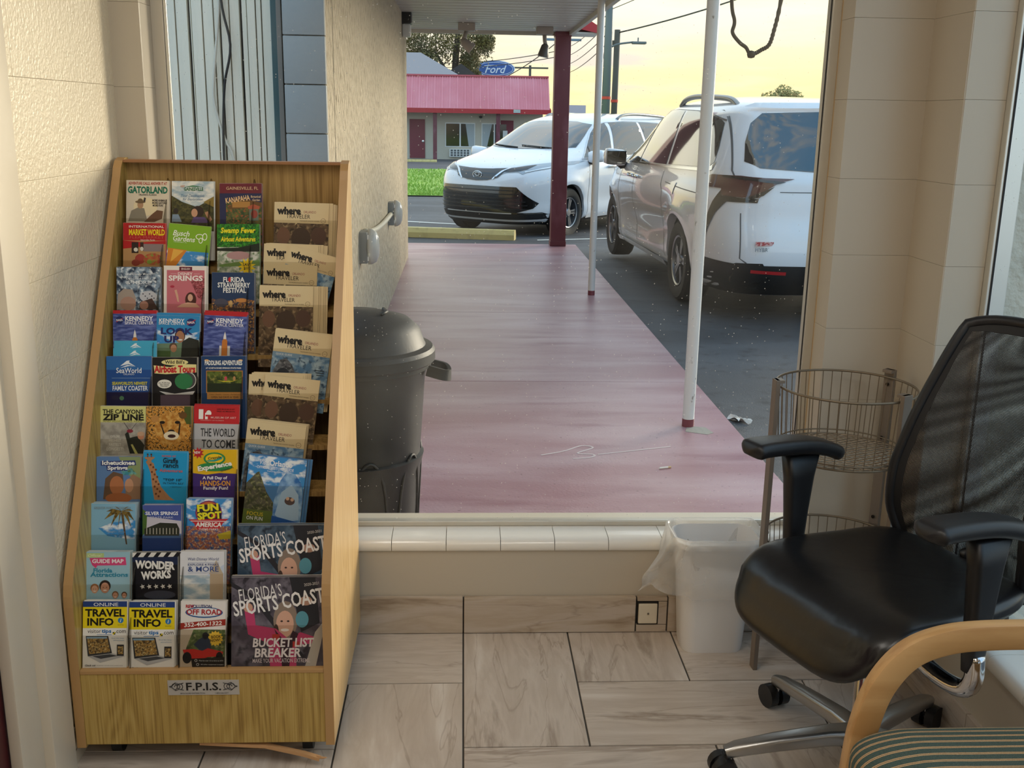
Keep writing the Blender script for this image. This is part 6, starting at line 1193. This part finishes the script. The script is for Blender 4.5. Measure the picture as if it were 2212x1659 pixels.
b_ = t.nodes.new('ShaderNodeMixShader'); b_.inputs[0].default_value = .12; t.links.new(a_.outputs[0], b_.inputs[1]); t.links.new(gl_.outputs[0], b_.inputs[2])
lw_ = t.nodes.new('ShaderNodeLayerWeight'); lw_.inputs[0].default_value = .35
mr_ = t.nodes.new('ShaderNodeMapRange'); mr_.inputs[3].default_value = .30; mr_.inputs[4].default_value = .95; t.links.new(lw_.outputs['Facing'], mr_.inputs[0])
c_ = t.nodes.new('ShaderNodeMixShader'); t.links.new(mr_.outputs[0], c_.inputs[0]); t.links.new(tr_.outputs[0], c_.inputs[1]); t.links.new(b_.outputs[0], c_.inputs[2]); t.links.new(c_.outputs[0], o_.inputs[0])
lp = rrect(1, 1, .25, 10); nl = len(lp)
def liner(u, v):
    k = int(round(u*nl)) % nl; x, y = lp[k]; ang = math.atan2(y, x)
    prof = [(.0, .12, .150, .085), (.18, .25, .200, .135), (.36, .345, .246, .168), (.44, .352, .262, .182), (.52, .335, .268, .186), (.74, .26, .274, .19), (1, .185, .285, .198)]
    z = sinterp(v, [(p[0], p[1]) for p in prof]); w = sinterp(v, [(p[0], p[2]) for p in prof]); h = sinterp(v, [(p[0], p[3]) for p in prof])
    amp = .004+.016*max(0, v-.45)
    n = noise.noise((x*9+3, y*9, v*5))*amp*1.5+math.sin(ang*17+v*4)*amp*.5
    out = Vector((x, y)).normalized()
    if v > .5:                       # the loose corner pulled out to the left
        k2 = max(0, math.cos(ang-PI*1.08))**5*(v-.5)*2; w += .19*k2; z += .0*k2; n += .02*k2*math.sin(v*18)
        z += .05*noise.noise((x*4, y*4, 2.0))*(v-.5)*2
    return (wbx+x*w+out.x*n, min(wby+y*h+out.y*n, 2.762 if z < .25 else 2.768), z)
lb = MB(); lb.grid(liner, nl, 36, closed=True); lb.build('liner', lm_, bin_, smooth=True, fix=False)

# wire basket stand in the corner
taupe = mat('taupe_powder_coat', '7c7064', .45, metal=.2); wirec = mat('bronze_wire', '80725f', .4, metal=.5)
scx, scy, SR = .992, 2.56, .176
stand = empty('basket_stand', (scx, scy, 0), 'round wire basket stand with flat taupe legs in the corner', 'basket stand')
for a in (184, 33, -62):
    a = math.radians(a); M = Matrix.Translation((scx, scy, 0)) @ Matrix.Rotation(a, 4, 'Z')
    R0 = SR+.012
    lg_ = MB().bbox((R0-.006, -.015, 0), (R0+.006, .015, .82), .0015, M=M).bbox((R0-.018, -.014, .812), (R0+.004, .014, .820), .001, M=M).build('leg', taupe, stand)
    for z in (.78, .63, .40): MB().lathe([(.001, 0), (.005, 0), (.004, .003), (.001, .004)], 10, axis='x', M=M @ Matrix.Translation((R0-.011, 0, z))).build('screw', mat('dark_screw', '33302c', .5, 1), lg_)
def hoop(mb, r, z, w, n=48): mb.tube([(scx+r*math.cos(2*PI*k/n), scy+r*math.sin(2*PI*k/n), z) for k in range(n+1)], w, 6, cap=False)
for z1, z0 in ((.80, .622), (.375, .215)):
    rim = MB(); hoop(rim, SR, z1, .0032); hoop(rim, SR-.012, z0, .0028); hoop(rim, SR-.010, z0+.012, .002)
    bk_ = rim.build('basket_rim', wirec, stand, smooth=True)
    sw = MB()
    for k in range(44):
        a = 2*PI*k/44; sw.tube([(scx+SR*math.cos(a), scy+SR*math.sin(a), z1), (scx+(SR-.011)*math.cos(a), scy+(SR-.011)*math.sin(a), z0)], .0013, 5)
    sw.build('side_wires', wirec, bk_, kind='stuff')
    fl_ = MB(); rb = SR-.013
    for k in range(-9, 10):
        d = k*.0175
        if abs(d) < rb:
            h = math.sqrt(rb*rb-d*d)
            for ca, sa in ((math.cos(.5), math.sin(.5)), (math.cos(-.5), math.sin(-.5))):
                fl_.tube([(scx-h*ca-d*sa, scy-h*sa+d*ca, z0), (scx+h*ca-d*sa, scy+h*sa+d*ca, z0)], .0016, 5)
    fl_.build('floor_mesh', wirec, bk_, kind='stuff')

# black office chair
vin = mat('black_vinyl', '121214', .30, spec=.55, bump=(30, .15, .004, (1, 1, 1))); blkp = mat('black_chair_plastic', '17171a', .42); chrome = mat('polished_chrome', 'c9c9cc', .1, metal=1); alum = mat('brushed_base_metal', 'a9a7a4', .28, metal=.9)
bvec = Vector((.929, .369)); CM = Matrix(((.929, -.369, 0, .915), (.369, .929, 0, 2.065), (0, 0, 1, 0), (0, 0, 0, 1)))
oc = empty('office_chair', (0, 0, 0), 'black office chair with mesh back and vinyl seat in the corner', 'office chair', M=CM)
def OC(mb, name, m, parent=None, smooth=True, fix=True):
    o = mb.build(name, m, None, smooth=smooth, fix=fix); return local(o, parent or oc)
def seat(u, v):
    th = 2*PI*u; ph = PI*(v-.5); n = 5.0
    c, s = math.cos(th), math.sin(th); cp, spn = math.cos(ph), math.sin(ph)
    e = lambda a, p: math.copysign(abs(a)**p, a)
    x = .255*e(c, 2/n)*e(cp, .35); y = .242*e(s, 2/n)*e(cp, .35); z = .036*e(spn, .8)
    f = max(0, -x-.10)/.155                     # waterfall front
    y *= 1-.10*max(0, x/.255)
    z += .470-.075*f**2.2+.020*(abs(y)/.24)**2.5*(1-.6*f)+(.012 if x > .1 else 0)*(x-.1)/.15
    if z < .46 and x < -.15: z -= .02*f
    return (x+.0, y, z)
sm = MB(); sm.grid(seat, 64, 28, closed=True); st_ = OC(sm, 'seat', vin)
OC(MB().bbox((-.13, -.17, .405), (.22, .17, .447), .015), 'seat_pan', blkp)
OC(MB().bbox((-.09, -.07, .355), (.12, .07, .41), .015), 'tilt_mechanism', blkp)
for s in (1, -1):
    OC(MB().sweep([(-.01, s*.275, z) for z in (.415, .45, .55, .64, .695)], lambda t: rrect(.030+.010*t, .040+.055*t**1.5, .012, 3), upv=(1, 0, 0)), 'arm_post', blkp)
    OC(MB().tube(catmull([(-.01, s*.10, .385), (-.01, s*.20, .362), (-.01, s*.262, .368), (-.01, s*.283, .40), (-.01, s*.28, .45)], 5), .019, 10), 'arm_bracket', chrome)
    ap = catmull([(-.175, s*.268, .722), (-.13, s*.268, .728), (-.02, s*.27, .722), (.06, s*.275, .704), (.115, s*.278, .678)], 6)
    nn = len(ap)
    def padp(t): 
        k = max(.25, min(1, t*9, (1-t)*9)**.5); return rrect((.085-.02*t)*k, .036*k, .0165*k, 4)
    OC(MB().sweep(ap, padp), 'arm_pad', blkp, smooth=50)
def backp(u, v, off=0):
    z = .455+.575*v; hw = interp(z, [(.455, .17), (.56, .195), (.68, .195), (.85, .172), (1.03, .140)]); y = (2*u-1)*hw
    x = sinterp(z, [(.455, .262), (.60, .225), (.75, .248), (.90, .30), (1.03, .35)])-.045*abs(2*u-1)**2+.02
    zz = z-.018*abs(2*u-1)**4*(1 if v > .5 else -1)*abs(2*v-1)**6
    return (x+off, y, zz)
net = bpy.data.materials.new('black_chair_mesh'); net.use_nodes = True; t = net.node_tree
pb = t.nodes['Principled BSDF']; pb.inputs['Base Color'].default_value = (.008, .008, .009, 1); pb.inputs['Roughness'].default_value = .5
uvn = t.nodes.new('ShaderNodeUVMap'); sx = t.nodes.new('ShaderNodeSeparateXYZ'); t.links.new(uvn.outputs[0], sx.inputs[0])
def mth(op, a, b=None):
    n = t.nodes.new('ShaderNodeMath'); n.operation = op
    for i, q in enumerate((a, b)):
        if q is None: continue
        if isinstance(q, (int, float)): n.inputs[i].default_value = q
        else: t.links.new(q, n.inputs[i])
    return n.outputs[0]
u_ = mth('MULTIPLY', sx.outputs[0], 118*PI); v_ = mth('MULTIPLY', sx.outputs[1], 190*PI)
hole = mth('MULTIPLY', mth('SINE', u_), mth('SINE', v_)); hole = mth('ABSOLUTE', hole); hole = mth('GREATER_THAN', hole, .48)
tr2 = t.nodes.new('ShaderNodeBsdfTransparent'); mxs = t.nodes.new('ShaderNodeMixShader'); t.links.new(hole, mxs.inputs[0]); t.links.new(pb.outputs[0], mxs.inputs[1]); t.links.new(tr2.outputs[0], mxs.inputs[2])
t.links.new(mxs.outputs[0], t.nodes['Material Output'].inputs[0])
bmh = MB(); bmh.grid(lambda u, v: backp(.03+.94*u, .02+.96*v), 16, 24, uv=True); OC(bmh, 'back_mesh', net, fix=False)
bm2 = MB(); bm2.grid(lambda u, v: (lambda q: (q[0]+.012+.006*math.sin(v*7+u*3), q[1]+.003*math.sin(v*9+u*4), q[2]))(backp(.03+.94*u, .02+.96*v)), 16, 24, uv=True); OC(bm2, 'back_mesh_lining', net, fix=False)
edge = [backp(0, v/30) for v in range(31)]+[backp(u/16, 1) for u in range(1, 17)]+[backp(1, 1-v/30) for v in range(1, 31)]+[backp(1-u/16, 0) for u in range(1, 17)]
OC(MB().tube([(p[0]+.006, p[1], p[2]) for p in edge], .013, 10, cap=False), 'back_frame', blkp)
bnd = MB(); bnd.grid(lambda u, v: (lambda q: (q[0]-.001, q[1], q[2]))(backp(.0+.075*u, v)), 3, 30); bnd.grid(lambda u, v: (lambda q: (q[0]-.001, q[1], q[2]))(backp(.925+.075*u, v)), 3, 30)
bnd.grid(lambda u, v: (lambda q: (q[0]-.001, q[1], q[2]))(backp(u, .955+.045*v)), 16, 3); OC(bnd, 'back_border', mat('black_binding', '0e0e10', .6), fix=False)
OC(MB().sweep(catmull([(.08, 0, .40), (.20, 0, .395), (.270, 0, .42), (.282, 0, .47), (.275, 0, .52)], 6), rrect(.07, .018, .008, 3), upv=(0, 1, 0)), 'back_bracket', blkp)
OC(MB().lathe([(.001, .30), (.0155, .30), (.0155, .36), (.001, .36)], 20).lathe([(.001, .05), (.033, .05), (.033, .075), (.027, .085), (.027, .30), (.024, .305), (.001, .306)], 24), 'gas_cylinder', chrome)
OC(MB().lathe([(.001, .262), (.031, .262), (.031, .275), (.001, .275)], 24), 'cylinder_collar', blkp)
wa = math.atan2(.369, .929)
for k in range(5):
    a = math.radians(180+72*k+2)-wa; dx, dy = math.cos(a), math.sin(a)
    ar = OC(MB().sweep([(dx*r, dy*r, z) for r, z in ((.02, .105), (.08, .105), (.2, .092), (.29, .078), (.315, .070))], lambda t: rrect(.052-.024*t, .040-.012*t, .010, 3)), 'base_arm', alum, smooth=40)
    cxx, cyy = dx*.305, dy*.305; px, py = -dy, dx
    cs = MB()
    for s in (1, -1): cs.tube([(cxx+dx*.012+px*s*.006, cyy+dy*.012+py*s*.006, .030), (cxx+dx*.012+px*s*.028, cyy+dy*.012+py*s*.028, .030)], .030, 18)
    ck = OC(cs, 'caster', blkp, smooth=40)
    OC(MB().tube([(cxx, cyy, .03), (cxx, cyy, .075)], .007, 8), 'caster_stem', chrome, ck)
    OC(MB().tube([(cxx+dx*.012-px*.02, cyy+dy*.012-py*.02, .040), (cxx+dx*.012+px*.02, cyy+dy*.012+py*.02, .040)], .020, 12), 'caster_hood', blkp, ck)

# bentwood armchair in the near corner
bwood = mat('pale_bent_wood', 'c79f6c', .4, var=('b08552', 3, (1, 12, 6), .45, .65))
ac_ = empty('wooden_armchair', (.9, 1.3, 0), 'bentwood armchair with green striped seat in the near right corner', 'armchair')
AX0 = .676
def armpath(y): return [(AX0-.022, y, .0), (AX0-.010, y, .2), (AX0, y, .40), (AX0+.008, y, .475), (AX0+.028, y, .545), (AX0+.068, y, .60), (AX0+.125, y, .627), (AX0+.20, y, .636), (AX0+.32, y, .636), (AX0+.40, y, .628), (1.15, y, .61)]
for yc in (1.535, 1.055):
    MB().sweep(catmull(armpath(yc), 5), rrect(.026, .046, .004, 2), upv=(0, 1, 0)) if False else None
    pts = catmull(armpath(yc), 6); s_ = MB()
    prof4 = rrect(.046, .028, .005, 2)   # in-plane thickness, width across y
    s_.sweep(pts, prof4, upv=(0, 1, 0)); s_.build('bent_arm', bwood, ac_, smooth=40)
    MB().sweep(catmull([(1.15, yc, .0), (1.14, yc, .3), (1.15, yc, .62), (1.16, yc, .86)], 5), prof4, upv=(0, 1, 0)).build('rear_post', bwood, ac_, smooth=40)
for yc in (1.105, 1.49): MB().bbox((AX0+.01, yc-.015, .33), (1.14, yc+.015, .375), .004).build('seat_rail', bwood, ac_)
MB().bbox((AX0+.03, 1.08, .335), (AX0+.06, 1.51, .375), .004).build('front_rail', bwood, ac_)
strp = bpy.data.materials.new('green_tan_stripe_fabric'); strp.use_nodes = True; t = strp.node_tree; pb = t.nodes['Principled BSDF']; pb.inputs['Roughness'].default_value = .85
gc = t.nodes.new('ShaderNodeTexCoord'); sx = t.nodes.new('ShaderNodeSeparateXYZ'); t.links.new(gc.outputs['Object'], sx.inputs[0])
ns_ = t.nodes.new('ShaderNodeTexNoise'); ns_.inputs['Scale'].default_value = 40; t.links.new(gc.outputs['Object'], ns_.inputs['Vector'])
yy = mth('ADD', sx.outputs[1], mth('MULTIPLY', ns_.outputs['Fac'], .0012))
ph_ = mth('FRACT', mth('MULTIPLY', yy, 1/.0185))
l1 = mth('LESS_THAN', mth('ABSOLUTE', mth('SUBTRACT', ph_, .42)), .055); l2 = mth('LESS_THAN', mth('ABSOLUTE', mth('SUBTRACT', ph_, .60)), .055); ln_ = mth('MAXIMUM', l1, l2)
n3 = t.nodes.new('ShaderNodeTexNoise'); n3.inputs['Scale'].default_value = 900; t.links.new(gc.outputs['Object'], n3.inputs['Vector'])
cr1 = t.nodes.new('ShaderNodeValToRGB'); t.links.new(n3.outputs['Fac'], cr1.inputs[0]); ramp(cr1, [(.35, 'b58a5c'), (.65, 'd0ae80')])
cr2 = t.nodes.new('ShaderNodeValToRGB'); t.links.new(n3.outputs['Fac'], cr2.inputs[0]); ramp(cr2, [(.35, '2f3f3a'), (.65, '495c54')])
mxx = t.nodes.new('ShaderNodeMix'); mxx.data_type = 'RGBA'; t.links.new(ln_, mxx.inputs['Factor']); t.links.new(cr2.outputs[0], mxx.inputs['A']); t.links.new(cr1.outputs[0], mxx.inputs['B']); t.links.new(mxx.outputs['Result'], pb.inputs['Base Color'])
def cush(u, v):
    th = 2*PI*u; ph = PI*(v-.5); c, s = math.cos(th), math.sin(th); cp, sq = math.cos(ph), math.sin(ph)
    e = lambda a, p: math.copysign(abs(a)**p, a)
    x = .245*e(c, .3)*e(cp, .32); y = .222*e(s, .3)*e(cp, .32)
    return (.885+x-.012, 1.296+y, .448+.05*e(sq, .75)+.012*(1-(y/.225)**2)*(1 if sq > 0 else 0)-.01*max(0, -x-.15)/.1)
cu_ = MB(); cu_.grid(cush, 64, 24, closed=True); cu_.build('seat_cushion', strp, ac_, smooth=True)
bc = MB(); bc.grid(lambda u, v: (1.125+.022*math.copysign(abs(math.cos(2*PI*u))**.6, math.cos(2*PI*u))*math.sin(PI*v)**.3, 1.295+.20*math.copysign(abs(math.sin(2*PI*u))**.3, math.sin(2*PI*u))*math.sin(PI*v)**.25, .55+.30*v), 40, 12, closed=True)
bc.build('back_cushion', strp, ac_, smooth=True)
